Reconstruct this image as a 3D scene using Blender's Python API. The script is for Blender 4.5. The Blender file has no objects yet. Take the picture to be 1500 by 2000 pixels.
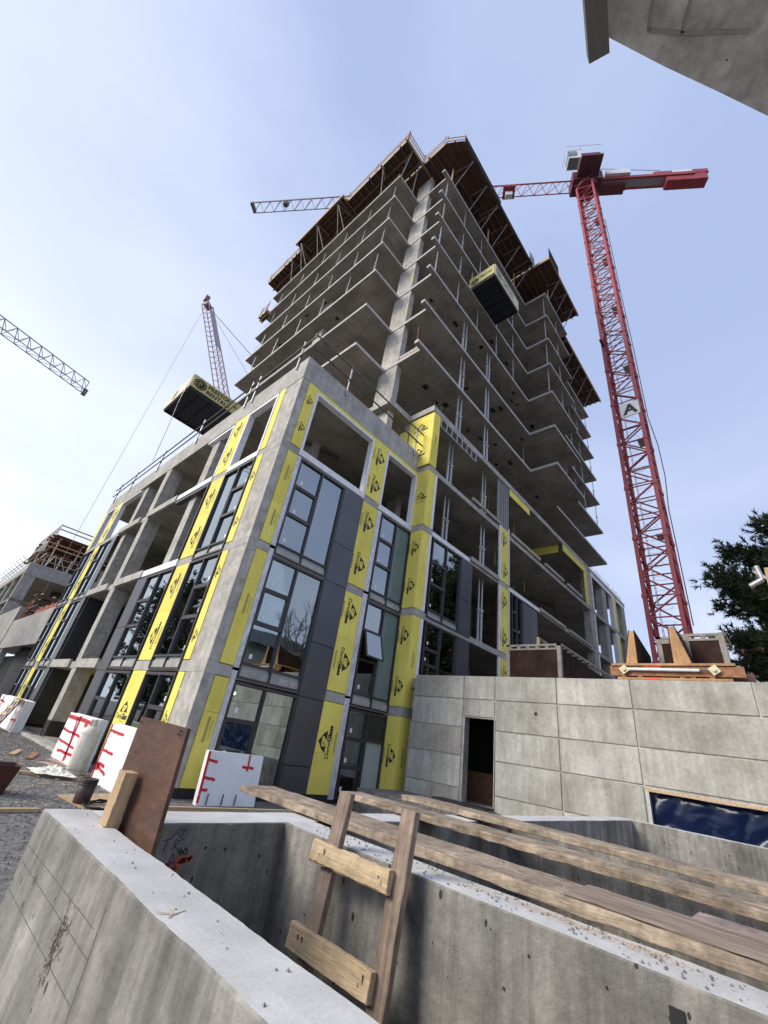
import bpy, math, random
from mathutils import Vector, Matrix, noise
random.seed(7)
S = bpy.context.scene
COL = S.collection
rad = math.radians

# ------------------------------------------------------------------ camera
cam_d = bpy.data.cameras.new("camera"); cam = bpy.data.objects.new("camera", cam_d); COL.objects.link(cam)
S.camera = cam
cam_d.sensor_fit = 'VERTICAL'; cam_d.sensor_height = 36.0; cam_d.sensor_width = 27.0
cam_d.lens = 811.3035 / 2000 * 36.0
cam_d.clip_start = 0.05; cam_d.clip_end = 3000
_ax = Vector((-1.87276403, 0.944774574, 0.36810164))
_M = Matrix.Rotation(_ax.length, 3, _ax.normalized()).transposed().to_4x4(); _M.translation = (0, 0, 1.64)
cam.matrix_world = _M

# ------------------------------------------------------------------ world, sun, exposure
SUN_AZ, SUN_EL = 152, 32
wd = bpy.data.worlds.new("World"); S.world = wd; wd.use_nodes = True
nt = wd.node_tree; nt.nodes.clear()
def WN(t, **k):
    n = nt.nodes.new(t)
    for a, b in k.items(): setattr(n, a, b)
    return n
sky = WN('ShaderNodeTexSky', sky_type='NISHITA', sun_disc=False, sun_elevation=rad(SUN_EL), sun_rotation=rad(90 - SUN_AZ),
         air_density=1.0, dust_density=1.6, ozone_density=1.6, altitude=50)
tc = WN('ShaderNodeTexCoord')
sep = WN('ShaderNodeSeparateXYZ'); nt.links.new(tc.outputs['Generated'], sep.inputs[0])
zz = WN('ShaderNodeMath', operation='MAXIMUM'); nt.links.new(sep.outputs[2], zz.inputs[0]); zz.inputs[1].default_value = 0.0
za = WN('ShaderNodeMath', operation='ADD'); nt.links.new(zz.outputs[0], za.inputs[0]); za.inputs[1].default_value = 0.22
dx = WN('ShaderNodeMath', operation='DIVIDE'); nt.links.new(sep.outputs[0], dx.inputs[0]); nt.links.new(za.outputs[0], dx.inputs[1])
dy = WN('ShaderNodeMath', operation='DIVIDE'); nt.links.new(sep.outputs[1], dy.inputs[0]); nt.links.new(za.outputs[0], dy.inputs[1])
cb = WN('ShaderNodeCombineXYZ'); nt.links.new(dx.outputs[0], cb.inputs[0]); nt.links.new(dy.outputs[0], cb.inputs[1])
mp = WN('ShaderNodeMapping'); nt.links.new(cb.outputs[0], mp.inputs[0]); mp.inputs['Rotation'].default_value = (0, 0, rad(25)); mp.inputs['Scale'].default_value = (0.75, 1.25, 1)
n1 = WN('ShaderNodeTexNoise'); n1.inputs['Scale'].default_value = 0.9; n1.inputs['Detail'].default_value = 7; n1.inputs['Roughness'].default_value = 0.52; n1.inputs['Distortion'].default_value = 0.6
nt.links.new(mp.outputs[0], n1.inputs['Vector'])
cr = WN('ShaderNodeMapRange'); cr.inputs['From Min'].default_value = 0.40; cr.inputs['From Max'].default_value = 0.78; cr.inputs['To Min'].default_value = 0.0; cr.inputs['To Max'].default_value = 0.50
nt.links.new(n1.outputs['Fac'], cr.inputs['Value'])
# thin veil all over the sky
veil = WN('ShaderNodeMixRGB'); veil.inputs[0].default_value = 0.84; nt.links.new(sky.outputs[0], veil.inputs[1]); veil.inputs[2].default_value = (3.35, 4.1, 6.2, 1)
# clouds thicken towards the horizon
hz = WN('ShaderNodeMapRange'); hz.inputs['From Min'].default_value = 0.0; hz.inputs['From Max'].default_value = 0.75; hz.inputs['To Min'].default_value = 0.28; hz.inputs['To Max'].default_value = 0.0
nt.links.new(sep.outputs[2], hz.inputs['Value'])
# cloud bank on the side of the sun
dotn = WN('ShaderNodeVectorMath', operation='DOT_PRODUCT'); nt.links.new(tc.outputs['Generated'], dotn.inputs[0]); dotn.inputs[1].default_value = (math.cos(rad(118)), math.sin(rad(118)), 0.05)
sb = WN('ShaderNodeMapRange'); sb.inputs['From Min'].default_value = 0.30; sb.inputs['From Max'].default_value = 1.0; sb.inputs['To Min'].default_value = 0.0; sb.inputs['To Max'].default_value = 0.75
nt.links.new(dotn.outputs['Value'], sb.inputs['Value'])
ad = WN('ShaderNodeMath', operation='ADD'); nt.links.new(cr.outputs[0], ad.inputs[0]); nt.links.new(hz.outputs[0], ad.inputs[1])
ad2 = WN('ShaderNodeMath', operation='ADD', use_clamp=True); nt.links.new(ad.outputs[0], ad2.inputs[0]); nt.links.new(sb.outputs[0], ad2.inputs[1])
mx = WN('ShaderNodeMixRGB'); nt.links.new(ad2.outputs[0], mx.inputs[0]); nt.links.new(veil.outputs[0], mx.inputs[1])
CLOUD = (6.9, 7.3, 8.2, 1)
mx.inputs[2].default_value = CLOUD
bg = WN('ShaderNodeBackground'); bg.inputs['Strength'].default_value = 0.10
nt.links.new(mx.outputs[0], bg.inputs['Color'])
wo = WN('ShaderNodeOutputWorld'); nt.links.new(bg.outputs[0], wo.inputs[0])

sd = bpy.data.lights.new("sun", 'SUN'); so = bpy.data.objects.new("sun", sd); COL.objects.link(so)
sd.energy = 2.3; sd.angle = rad(28); sd.color = (1.0, 0.93, 0.82)
_d = Vector((math.cos(rad(SUN_AZ)) * math.cos(rad(SUN_EL)), math.sin(rad(SUN_AZ)) * math.cos(rad(SUN_EL)), math.sin(rad(SUN_EL))))
so.rotation_euler = (-_d).to_track_quat('-Z', 'Y').to_euler()
so.location = (0, 0, 80)
S.view_settings.view_transform = 'Standard'; S.view_settings.look = 'None'
S.view_settings.exposure = 0.62; S.view_settings.gamma = 1.0; S.view_settings.use_curve_mapping = False
try:
    S.cycles.max_bounces = 6; S.cycles.diffuse_bounces = 4; S.cycles.transparent_max_bounces = 12
except Exception: pass

# ------------------------------------------------------------------ materials
MATS = {}
STREAK_F = 1.0
def mat(name, c1, c2=None, rough=0.85, metal=0.0, scale=2.0, detail=5, lo=0.35, hi=0.65, stretch=(1, 1, 1),
        bump=0.0, bscale=40.0, spots=0.0, sscale=9.0, spot_col=None, streak=0.0, lines=None, rnd=0.0, spec=None, fine=0.12, iso=0.0):
    if name in MATS: return MATS[name]
    m = bpy.data.materials.new(name); m.use_nodes = True; t = m.node_tree; N = t.nodes; L = t.links
    b = N['Principled BSDF']; b.inputs['Roughness'].default_value = rough; b.inputs['Metallic'].default_value = metal
    if spec is not None: b.inputs['Specular IOR Level'].default_value = spec
    c2 = c2 or c1
    tc = N.new('ShaderNodeTexCoord'); src = tc.outputs['Object']
    oi = N.new('ShaderNodeObjectInfo')
    ml = N.new('ShaderNodeMath'); ml.operation = 'MULTIPLY'; ml.inputs[1].default_value = 37.0; L.new(oi.outputs['Random'], ml.inputs[0])
    av = N.new('ShaderNodeVectorMath'); av.operation = 'ADD'; L.new(src, av.inputs[0]); L.new(ml.outputs[0], av.inputs[1])
    mpn = N.new('ShaderNodeMapping'); mpn.inputs['Scale'].default_value = stretch; L.new(av.outputs[0], mpn.inputs[0])
    n = N.new('ShaderNodeTexNoise'); n.inputs['Scale'].default_value = scale; n.inputs['Detail'].default_value = detail; n.inputs['Roughness'].default_value = 0.62
    L.new(mpn.outputs[0], n.inputs['Vector'])
    r = N.new('ShaderNodeMapRange'); r.inputs['From Min'].default_value = lo; r.inputs['From Max'].default_value = hi; L.new(n.outputs['Fac'], r.inputs['Value'])
    mix = N.new('ShaderNodeMixRGB'); mix.inputs[1].default_value = (*c1, 1); mix.inputs[2].default_value = (*c2, 1); L.new(r.outputs[0], mix.inputs[0])
    col = mix.outputs[0]
    def mul(colsock, facsock, lo_, hi_, fmin, fmax):
        rr = N.new('ShaderNodeMapRange'); rr.inputs['From Min'].default_value = lo_; rr.inputs['From Max'].default_value = hi_
        rr.inputs['To Min'].default_value = fmin; rr.inputs['To Max'].default_value = fmax; L.new(facsock, rr.inputs['Value'])
        mm = N.new('ShaderNodeVectorMath'); mm.operation = 'SCALE'; L.new(colsock, mm.inputs[0]); L.new(rr.outputs[0], mm.inputs['Scale'])
        return mm.outputs[0]
    if fine:
        f = N.new('ShaderNodeTexNoise'); f.inputs['Scale'].default_value = bscale * 0.6; f.inputs['Detail'].default_value = 3; L.new(mpn.outputs[0], f.inputs['Vector'])
        col = mul(col, f.outputs['Fac'], 0.3, 0.7, 1 - fine, 1 + fine)
    if iso:
        f2 = N.new('ShaderNodeTexNoise'); f2.inputs['Scale'].default_value = 11; f2.inputs['Detail'].default_value = 8; f2.inputs['Roughness'].default_value = 0.7; L.new(av.outputs[0], f2.inputs['Vector'])
        col = mul(col, f2.outputs['Fac'], 0.35, 0.65, 1 - iso, 1 + iso)
        f3 = N.new('ShaderNodeTexNoise'); f3.inputs['Scale'].default_value = 2.3; f3.inputs['Detail'].default_value = 4; L.new(av.outputs[0], f3.inputs['Vector'])
        col = mul(col, f3.outputs['Fac'], 0.35, 0.65, 1 - iso * .6, 1 + iso * .6)
    if streak:
        m2 = N.new('ShaderNodeMapping'); m2.inputs['Scale'].default_value = (STREAK_F * 3.2, STREAK_F * 3.2, 0.30 * STREAK_F ** .5); L.new(av.outputs[0], m2.inputs[0])
        s = N.new('ShaderNodeTexNoise'); s.inputs['Scale'].default_value = 1.6; s.inputs['Detail'].default_value = 6; s.inputs['Roughness'].default_value = 0.68; L.new(m2.outputs[0], s.inputs['Vector'])
        col = mul(col, s.outputs['Fac'], 0.38, 0.64, 1 - streak, 1 + streak * 0.55)
    if rnd:
        col = mul(col, oi.outputs['Random'], 0, 1, 1 - rnd, 1 + rnd)
    hsock = None
    if lines:                                    # (period_x, period_y, period_z) faint form joints in the cast surface
        sx = N.new('ShaderNodeSeparateXYZ'); L.new(src, sx.inputs[0])
        for i, per in enumerate(lines):
            if not per: continue
            a = N.new('ShaderNodeMath'); a.operation = 'DIVIDE'; a.inputs[1].default_value = per; L.new(sx.outputs[i], a.inputs[0])
            fr = N.new('ShaderNodeMath'); fr.operation = 'FRACT'; L.new(a.outputs[0], fr.inputs[0])
            lt = N.new('ShaderNodeMath'); lt.operation = 'LESS_THAN'; lt.inputs[1].default_value = 0.022 / per; L.new(fr.outputs[0], lt.inputs[0])
            col = mul(col, lt.outputs[0], 0, 1, 1, 0.74)
    if spots:
        v = N.new('ShaderNodeTexVoronoi'); v.inputs['Scale'].default_value = sscale
        m3 = N.new('ShaderNodeMapping'); m3.inputs['Scale'].default_value = (1, 1, 0.55); L.new(av.outputs[0], m3.inputs[0]); L.new(m3.outputs[0], v.inputs['Vector'])
        wn = N.new('ShaderNodeTexWhiteNoise'); L.new(v.outputs['Position'], wn.inputs['Vector'])
        th = N.new('ShaderNodeMath'); th.operation = 'MULTIPLY'; th.inputs[1].default_value = spots; L.new(wn.outputs['Value'], th.inputs[0])
        pw = N.new('ShaderNodeMath'); pw.operation = 'POWER'; pw.inputs[1].default_value = 2.5; L.new(wn.outputs['Value'], pw.inputs[0])
        th2 = N.new('ShaderNodeMath'); th2.operation = 'MULTIPLY'; th2.inputs[1].default_value = spots; L.new(pw.outputs[0], th2.inputs[0])
        le = N.new('ShaderNodeMath'); le.operation = 'LESS_THAN'; L.new(v.outputs['Distance'], le.inputs[0]); L.new(th2.outputs[0], le.inputs[1])
        sm = N.new('ShaderNodeMixRGB'); sm.inputs[2].default_value = (*(spot_col or (0.045, 0.04, 0.037)), 1); L.new(le.outputs[0], sm.inputs[0]); L.new(col, sm.inputs[1])
        col = sm.outputs[0]
    L.new(col, b.inputs['Base Color'])
    if bump:
        bn = N.new('ShaderNodeTexNoise'); bn.inputs['Scale'].default_value = bscale; bn.inputs['Detail'].default_value = 5; bn.inputs['Roughness'].default_value = 0.65; L.new(mpn.outputs[0], bn.inputs['Vector'])
        bp = N.new('ShaderNodeBump'); bp.inputs['Strength'].default_value = min(1, bump); bp.inputs['Distance'].default_value = 0.012
        L.new(bn.outputs['Fac'], bp.inputs['Height']); L.new(bp.outputs[0], b.inputs['Normal'])
    MATS[name] = m
    return m

CONC = mat('cast_concrete', (0.33, 0.315, 0.285), (0.46, 0.44, 0.405), scale=1.6, streak=0.11, bump=0.35, bscale=9, spots=0.035, sscale=3.0, lines=(0, 0, 0))
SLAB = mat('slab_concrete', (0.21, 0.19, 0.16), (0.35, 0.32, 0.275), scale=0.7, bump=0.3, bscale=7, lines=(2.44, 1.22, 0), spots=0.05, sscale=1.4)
COLM = mat('column_concrete', (0.34, 0.32, 0.285), (0.50, 0.475, 0.425), scale=2.2, detail=8, streak=0.14, bump=0.35, bscale=9, spots=0.10, sscale=7, spot_col=(.17, .155, .14), fine=.16)
WALLC = mat('panel_concrete', (0.33, 0.315, 0.265), (0.53, 0.515, 0.465), scale=0.8, detail=9, lo=.36, hi=.64, streak=0.17, bump=0.35, bscale=22, spots=0.03, sscale=8)
STREAK_F = 1.5
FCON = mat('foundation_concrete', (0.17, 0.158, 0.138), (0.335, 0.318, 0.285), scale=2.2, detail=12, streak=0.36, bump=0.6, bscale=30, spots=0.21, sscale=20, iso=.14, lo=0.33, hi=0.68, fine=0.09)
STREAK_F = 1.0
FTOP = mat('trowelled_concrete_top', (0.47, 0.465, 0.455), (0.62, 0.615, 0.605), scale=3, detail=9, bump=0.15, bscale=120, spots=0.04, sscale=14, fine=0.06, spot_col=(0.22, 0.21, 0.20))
OVER = mat('overhead_concrete', (0.38, 0.355, 0.335), (0.62, 0.595, 0.57), scale=5, detail=9, bump=0.8, bscale=42, streak=0.15, spots=0.10, sscale=16, fine=0.2)
YEL = mat('yellow_sheathing', (0.79, 0.67, 0.11), (0.87, 0.76, 0.17), rough=0.8, scale=1.3, detail=8, bump=0.25, bscale=40, rnd=0.06, fine=0.05, streak=.06)
BLK = mat('black_print', (0.022, 0.02, 0.018), rough=0.7, fine=0)
GRYP = mat('grey_print', (0.40, 0.35, 0.10), rough=0.8, fine=0)
FRM = mat('dark_window_frame', (0.048, 0.043, 0.045), (0.060, 0.055, 0.057), rough=0.42, metal=0.2, fine=0.03)
GPAN = mat('charcoal_metal_panel', (0.085, 0.088, 0.097), (0.105, 0.109, 0.120), rough=0.36, metal=0.45, scale=0.8, fine=0.02)
DPAN = mat('dark_cladding_panel', (0.020, 0.021, 0.024), (0.028, 0.029, 0.033), rough=0.5, fine=0.03)
SPAN = mat('frosted_spandrel', (0.33, 0.385, 0.385), (0.37, 0.42, 0.42), rough=0.25, scale=1, fine=0.02)
FROST = mat('backpainted_light', (0.14, 0.20, 0.20), (0.16, 0.22, 0.22), rough=0.08, scale=1, fine=0.01)
SILV = mat('silver_membrane', (0.50, 0.50, 0.52), (0.74, 0.74, 0.76), rough=0.4, metal=0.15, scale=14, stretch=(1, 1, .4), bump=0.9, bscale=14, fine=0.1)
WHT = mat('white_flashing', (0.70, 0.71, 0.73), (0.84, 0.84, 0.85), rough=0.55, scale=6, bump=0.4, bscale=12, fine=0.06)
STK = mat('white_sticker', (0.78, 0.79, 0.80), rough=0.6, fine=0)
STL = mat('galvanised_steel', (0.34, 0.34, 0.34), (0.52, 0.52, 0.51), rough=0.5, metal=0.55, scale=9, bump=0.1, rnd=0.15)
DST = mat('dark_steel_pipe', (0.075, 0.07, 0.068), (0.15, 0.14, 0.135), rough=0.5, metal=0.5, scale=9, rnd=0.2)
RUST = mat('brown_form_joist', (0.10, 0.052, 0.032), (0.19, 0.105, 0.065), rough=0.85, scale=2, stretch=(0.3, 2, 2), rnd=0.25, fine=0.2)
FPLY = mat('form_plywood', (0.065, 0.036, 0.024), (0.13, 0.075, 0.05), rough=0.8, scale=1.3, rnd=0.2, fine=0.2)
FPLD = mat('dark_film_plywood', (0.022, 0.013, 0.011), (0.050, 0.028, 0.022), rough=0.85, spec=0.15, scale=2.5, spots=0.05, sscale=6, spot_col=(.3, .27, .24), bump=0.2)
LUM = mat('pale_lumber', (0.40, 0.27, 0.145), (0.60, 0.44, 0.27), rough=0.8, scale=3, stretch=(0.5, 9, 9), bump=0.5, bscale=16, rnd=0.12, fine=0.1)
LUMW = mat('weathered_plank', (0.20, 0.15, 0.105), (0.40, 0.32, 0.24), rough=0.85, scale=2.4, detail=12, stretch=(1.6, 14, 14), bump=0.6, bscale=10, rnd=0.10, fine=0.12, lo=.22, hi=.78, iso=.42, spots=0.12, sscale=7, spot_col=(.10, .07, .05))
LUMR = mat('weathered_ladder_rail', (0.20, 0.145, 0.11), (0.36, 0.275, 0.21), rough=0.85, scale=3.0, detail=9, stretch=(0.55, 9, 9), bump=0.8, bscale=11, rnd=0.08, fine=0.1, iso=.25)
RUNG = mat('fresh_rung_lumber', (0.46, 0.33, 0.19), (0.62, 0.475, 0.30), rough=0.8, scale=3.2, detail=8, stretch=(0.6, 7, 7), bump=0.6, bscale=12, fine=0.1, iso=.16, spots=0.06, sscale=9, spot_col=(.12, .07, .04))
PLYB = mat('brown_plywood_sheet', (0.050, 0.021, 0.012), (0.115, 0.050, 0.027), rough=0.6, scale=1.6, detail=9, stretch=(1, 1.2, 4), bump=0.18, bscale=18, fine=0.25, spots=0.07, sscale=8, spot_col=(.02, .015, .012))
ORNG = mat('orange_timber', (0.20, 0.09, 0.045), (0.34, 0.165, 0.085), rough=0.8, scale=2, stretch=(.4, 4, 4), rnd=0.2, fine=0.2)
PINE = mat('orange_plywood', (0.33, 0.17, 0.07), (0.52, 0.31, 0.15), rough=0.75, scale=2, stretch=(1, 1, .4), fine=0.2, bump=0.2)
REDC = mat('red_crane_paint', (0.27, 0.028, 0.042), (0.36, 0.046, 0.060), rough=0.5, scale=2, fine=0.06)
DRED = mat('maroon_crane_steel', (0.10, 0.022, 0.032), (0.16, 0.035, 0.045), rough=0.6, scale=2)
CWHT = mat('white_crane_paint', (0.62, 0.64, 0.64), (0.74, 0.76, 0.76), rough=0.5, fine=0.03)
JGRY = mat('faded_jib_paint', (0.27, 0.23, 0.25), (0.36, 0.32, 0.33), rough=0.6)
PYEL = mat('platform_yellow', (0.60, 0.52, 0.19), (0.68, 0.60, 0.25), rough=0.6, scale=1.5, fine=0.04)
PPAL = mat('platform_pale_panel', (0.55, 0.53, 0.38), (0.66, 0.64, 0.47), rough=0.6, scale=2)
NAVY = mat('navy_underside', (0.016, 0.018, 0.030), (0.022, 0.025, 0.04), rough=0.6, fine=0.05)
FOAM = mat('white_foam_board', (0.74, 0.75, 0.76), (0.86, 0.87, 0.88), rough=0.8, scale=1.4, detail=8, bump=0.2, bscale=70, fine=0.04)
TAPE = mat('red_tape', (0.52, 0.012, 0.022), (0.64, 0.03, 0.04), rough=0.4, scale=20, bump=0.3, bscale=30)
TANK = mat('weathered_cylinder_paint', (0.52, 0.49, 0.39), (0.74, 0.72, 0.64), rough=0.55, scale=3, stretch=(2, 2, .5), spots=0.08, sscale=9, spot_col=(.18, .12, .06), fine=0.12)
RPAI = mat('rusty_black_pail', (0.022, 0.018, 0.016), (0.075, 0.035, 0.025), rough=0.55, scale=4)
MEMB = mat('black_membrane', (0.012, 0.012, 0.013), (0.025, 0.025, 0.026), rough=0.6, fine=0.1)
GRAV = mat('gravel_ground', (0.09, 0.085, 0.083), (0.22, 0.21, 0.205), rough=0.95, scale=9, detail=12, bump=1.0, bscale=45, fine=0.35)
STON = mat('gravel_stone', (0.13, 0.125, 0.12), (0.30, 0.29, 0.28), rough=0.9, scale=5, rnd=0.3)
RAG = mat('cream_rag', (0.66, 0.64, 0.56), (0.80, 0.78, 0.70), rough=0.9, bump=0.4, bscale=60)
CMU = mat('dark_concrete_block', (0.05, 0.05, 0.053), (0.085, 0.085, 0.09), rough=0.9, scale=6, bump=0.5, bscale=60, rnd=0.15)
BARK = mat('pine_bark', (0.06, 0.045, 0.035), (0.12, 0.095, 0.075), rough=0.95, scale=6, stretch=(2, 2, .5), bump=0.5)
NEED = mat('pine_needles', (0.03, 0.05, 0.02), (0.075, 0.11, 0.045), rough=0.7, scale=0.9, fine=0.25)
REBAR = mat('rusty_rebar', (0.10, 0.05, 0.035), (0.18, 0.09, 0.06), rough=0.8)
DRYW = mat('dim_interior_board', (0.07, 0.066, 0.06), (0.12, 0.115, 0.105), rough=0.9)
SIDG = mat('grey_house_siding', (0.16, 0.17, 0.18), (0.20, 0.21, 0.22), rough=0.8, lines=(0, 0, 0.2))
TEAL = mat('teal_interior_film', (0.03, 0.13, 0.15), (0.05, 0.19, 0.21), rough=0.5)
BLUI = mat('blue_interior_sheet', (0.012, 0.05, 0.20), (0.02, 0.08, 0.26), rough=0.5)
ORF = mat('red_safety_mesh', (0.30, 0.07, 0.04), (0.45, 0.13, 0.08), rough=0.8)
CHAL = mat('blue_lumber_crayon', (0.03, 0.06, 0.17), rough=0.9, fine=0)
SPRY = mat('red_spray_paint', (0.85, 0.13, 0.06), (0.75, 0.15, 0.08), rough=0.8)
SAWD = mat('sawdust', (0.50, 0.36, 0.22), (0.66, 0.50, 0.33), rough=0.9, rnd=.2)

def glass_mat(name, tint, refl=1.0):
    m = bpy.data.materials.new(name); m.use_nodes = True; t = m.node_tree; N = t.nodes; L = t.links; N.clear()
    tr = N.new('ShaderNodeBsdfTransparent'); tr.inputs[0].default_value = (*tint, 1)
    gl = N.new('ShaderNodeBsdfGlossy'); gl.inputs['Roughness'].default_value = 0.015; gl.inputs['Color'].default_value = (0.86, 0.94, 0.97, 1)
    fr = N.new('ShaderNodeFresnel'); fr.inputs['IOR'].default_value = 1.7
    a = N.new('ShaderNodeMath'); a.operation = 'MULTIPLY_ADD'; a.inputs[1].default_value = 1.0; a.inputs[2].default_value = 0.27 * refl; a.use_clamp = True
    L.new(fr.outputs[0], a.inputs[0])
    nz = N.new('ShaderNodeTexNoise'); nz.inputs['Scale'].default_value = 0.9
    tcn = N.new('ShaderNodeTexCoord'); L.new(tcn.outputs['Object'], nz.inputs['Vector'])
    bp = N.new('ShaderNodeBump'); bp.inputs['Strength'].default_value = 0.12; bp.inputs['Distance'].default_value = 0.02; L.new(nz.outputs['Fac'], bp.inputs['Height']); L.new(bp.outputs[0], gl.inputs['Normal'])
    mx = N.new('ShaderNodeMixShader'); L.new(a.outputs[0], mx.inputs[0]); L.new(tr.outputs[0], mx.inputs[1]); L.new(gl.outputs[0], mx.inputs[2])
    o = N.new('ShaderNodeOutputMaterial'); L.new(mx.outputs[0], o.inputs[0])
    MATS[name] = m
    return m
GLS = glass_mat('window_glass', (0.50, 0.60, 0.58))

def tarp_mat():
    m = bpy.data.materials.new('blue_poly_tarp'); m.use_nodes = True; b = m.node_tree.nodes['Principled BSDF']
    b.inputs['Base Color'].default_value = (0.006, 0.013, 0.045, 1); b.inputs['Roughness'].default_value = 0.20; b.inputs['Specular IOR Level'].default_value = 0.32
    return m
TARP = tarp_mat()

# ------------------------------------------------------------------ mesh helpers
class MB:
    def __init__(s): s.v = []; s.f = []; s.m = []
    def add(s, vs, fs, mi=0):
        o = len(s.v); s.v += [tuple(p) for p in vs]; s.f += [tuple(i + o for i in f) for f in fs]; s.m += [mi] * len(fs); return s
    def box(s, x0, x1, y0, y1, z0, z1, mi=0):
        x0, x1 = min(x0, x1), max(x0, x1); y0, y1 = min(y0, y1), max(y0, y1); z0, z1 = min(z0, z1), max(z0, z1)
        return s.add([(x0, y0, z0), (x1, y0, z0), (x1, y1, z0), (x0, y1, z0), (x0, y0, z1), (x1, y0, z1), (x1, y1, z1), (x0, y1, z1)],
                     [(0, 3, 2, 1), (4, 5, 6, 7), (0, 1, 5, 4), (1, 2, 6, 5), (2, 3, 7, 6), (3, 0, 4, 7)], mi)
    def prism(s, poly, z0, z1, mi=0):
        n = len(poly)
        return s.add([(x, y, z0) for x, y in poly] + [(x, y, z1) for x, y in poly],
                     [tuple(range(n - 1, -1, -1)), tuple(range(n, 2 * n))] + [(i, (i + 1) % n, n + (i + 1) % n, n + i) for i in range(n)], mi)
    def tube(s, p, q, r, n=6, r2=None, mi=0, caps=True):
        p = Vector(p); q = Vector(q); d = (q - p)
        if d.length < 1e-6: return s
        d.normalize(); a = d.orthogonal().normalized(); b = d.cross(a); r2 = r if r2 is None else r2
        vs = [p + (a * math.cos(t) + b * math.sin(t)) * r for t in [2 * math.pi * i / n for i in range(n)]]
        vs += [q + (a * math.cos(t) + b * math.sin(t)) * r2 for t in [2 * math.pi * i / n for i in range(n)]]
        fs = [(i, (i + 1) % n, n + (i + 1) % n, n + i) for i in range(n)]
        if caps: fs += [tuple(range(n - 1, -1, -1)), tuple(range(n, 2 * n))]
        return s.add(vs, fs, mi)
    def bar(s, p, q, wd, ht, up=(0, 0, 1), mi=0):            # rectangular member from p to q
        p = Vector(p); q = Vector(q); d = (q - p).normalized(); u = Vector(up); sd_ = d.cross(u)
        if sd_.length < 1e-4: sd_ = d.cross(Vector((0, 1, 0)))
        sd_.normalize(); u = sd_.cross(d).normalized(); a = sd_ * wd / 2; b = u * ht / 2
        vs = [p - a - b, p + a - b, p + a + b, p - a + b, q - a - b, q + a - b, q + a + b, q - a + b]
        return s.add(vs, [(0, 1, 2, 3), (7, 6, 5, 4), (0, 4, 5, 1), (1, 5, 6, 2), (2, 6, 7, 3), (3, 7, 4, 0)], mi)
    def path(s, pts, r, n=5, mi=0):
        for a, b in zip(pts, pts[1:]): s.tube(a, b, r, n, mi=mi)
        return s
    def lathe(s, prof, c, n=24, mi=0):
        vs = []; fs = []
        for r, z in prof:
            for i in range(n):
                t = 2 * math.pi * i / n; vs.append((c[0] + r * math.cos(t), c[1] + r * math.sin(t), c[2] + z))
        for k in range(len(prof) - 1):
            for i in range(n):
                fs.append((k * n + i, k * n + (i + 1) % n, (k + 1) * n + (i + 1) % n, (k + 1) * n + i))
        fs.append(tuple(range(n - 1, -1, -1))); fs.append(tuple(range((len(prof) - 1) * n, len(prof) * n)))
        return s.add(vs, fs, mi)
    def mesh(s, name, mats, off=(0, 0, 0), smooth=False):
        me = bpy.data.meshes.new(name)
        me.from_pydata([(x - off[0], y - off[1], z - off[2]) for x, y, z in s.v], [], s.f)
        for m in (mats if isinstance(mats, (list, tuple)) else [mats]): me.materials.append(m)
        if any(s.m): me.polygons.foreach_set('material_index', s.m)
        if smooth: me.polygons.foreach_set('use_smooth', [True] * len(me.polygons))
        me.update(); return me

ORG = {}
def new_obj(name, data, parent=None, loc=(0, 0, 0), kind=None):
    o = bpy.data.objects.new(name, data); COL.objects.link(o)
    if parent is not None: o.parent = parent
    o.location = loc
    if kind: o['kind'] = kind
    return o
def thing(name, label, cat, loc=(0, 0, 0), group=None):
    o = bpy.data.objects.new(name, None); COL.objects.link(o); o.location = loc; o.empty_display_size = 0.3
    o['label'] = label; o['category'] = cat
    if group: o['group'] = group
    ORG[o.name] = Vector(loc); return o
def part(name, mb, m, parent, kind=None, smooth=False, label=None):
    """mesh given in world coordinates, attached to a thing or to a part (whose origin is its thing's)"""
    off = ORG[parent.name]
    o = new_obj(name, mb.mesh(name, m, off, smooth), parent, (0, 0, 0), kind)
    ORG[o.name] = off
    if label: o['label'] = label
    return o
def single(name, mb, m, label, cat, group=None, smooth=False, kind=None):
    """a thing that is one mesh, its origin at the base of its box"""
    xs = [v[0] for v in mb.v]; ys = [v[1] for v in mb.v]; zs = [v[2] for v in mb.v]
    off = ((min(xs) + max(xs)) / 2, (min(ys) + max(ys)) / 2, min(zs))
    o = new_obj(name, mb.mesh(name, m, off, smooth), None, off, kind); ORG[o.name] = Vector(off)
    if label: o['label'] = label
    if cat: o['category'] = cat
    if group: o['group'] = group
    return o
def struct(name, mb, m, smooth=False):
    o = new_obj(name, mb.mesh(name, m, (0, 0, 0), smooth), None, (0, 0, 0), 'structure'); ORG[o.name] = Vector((0, 0, 0)); return o
def inst(name, me, parent, mw):
    """a copy sharing mesh data, placed by a world matrix"""
    o = bpy.data.objects.new(name, me); COL.objects.link(o); o.parent = parent
    off = ORG[parent.name]; m = mw.copy(); m.translation = m.translation - off
    o.matrix_local = m; ORG[o.name] = off
    return o
def frame_m(p, right, up):
    r = Vector(right).normalized(); u = Vector(up).normalized(); n = r.cross(u)
    m = Matrix((r, u, n)).transposed().to_4x4(); m.translation = Vector(p); return m

def chip(mb, seg=0.04, amp=0.006):
    return mb

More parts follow.
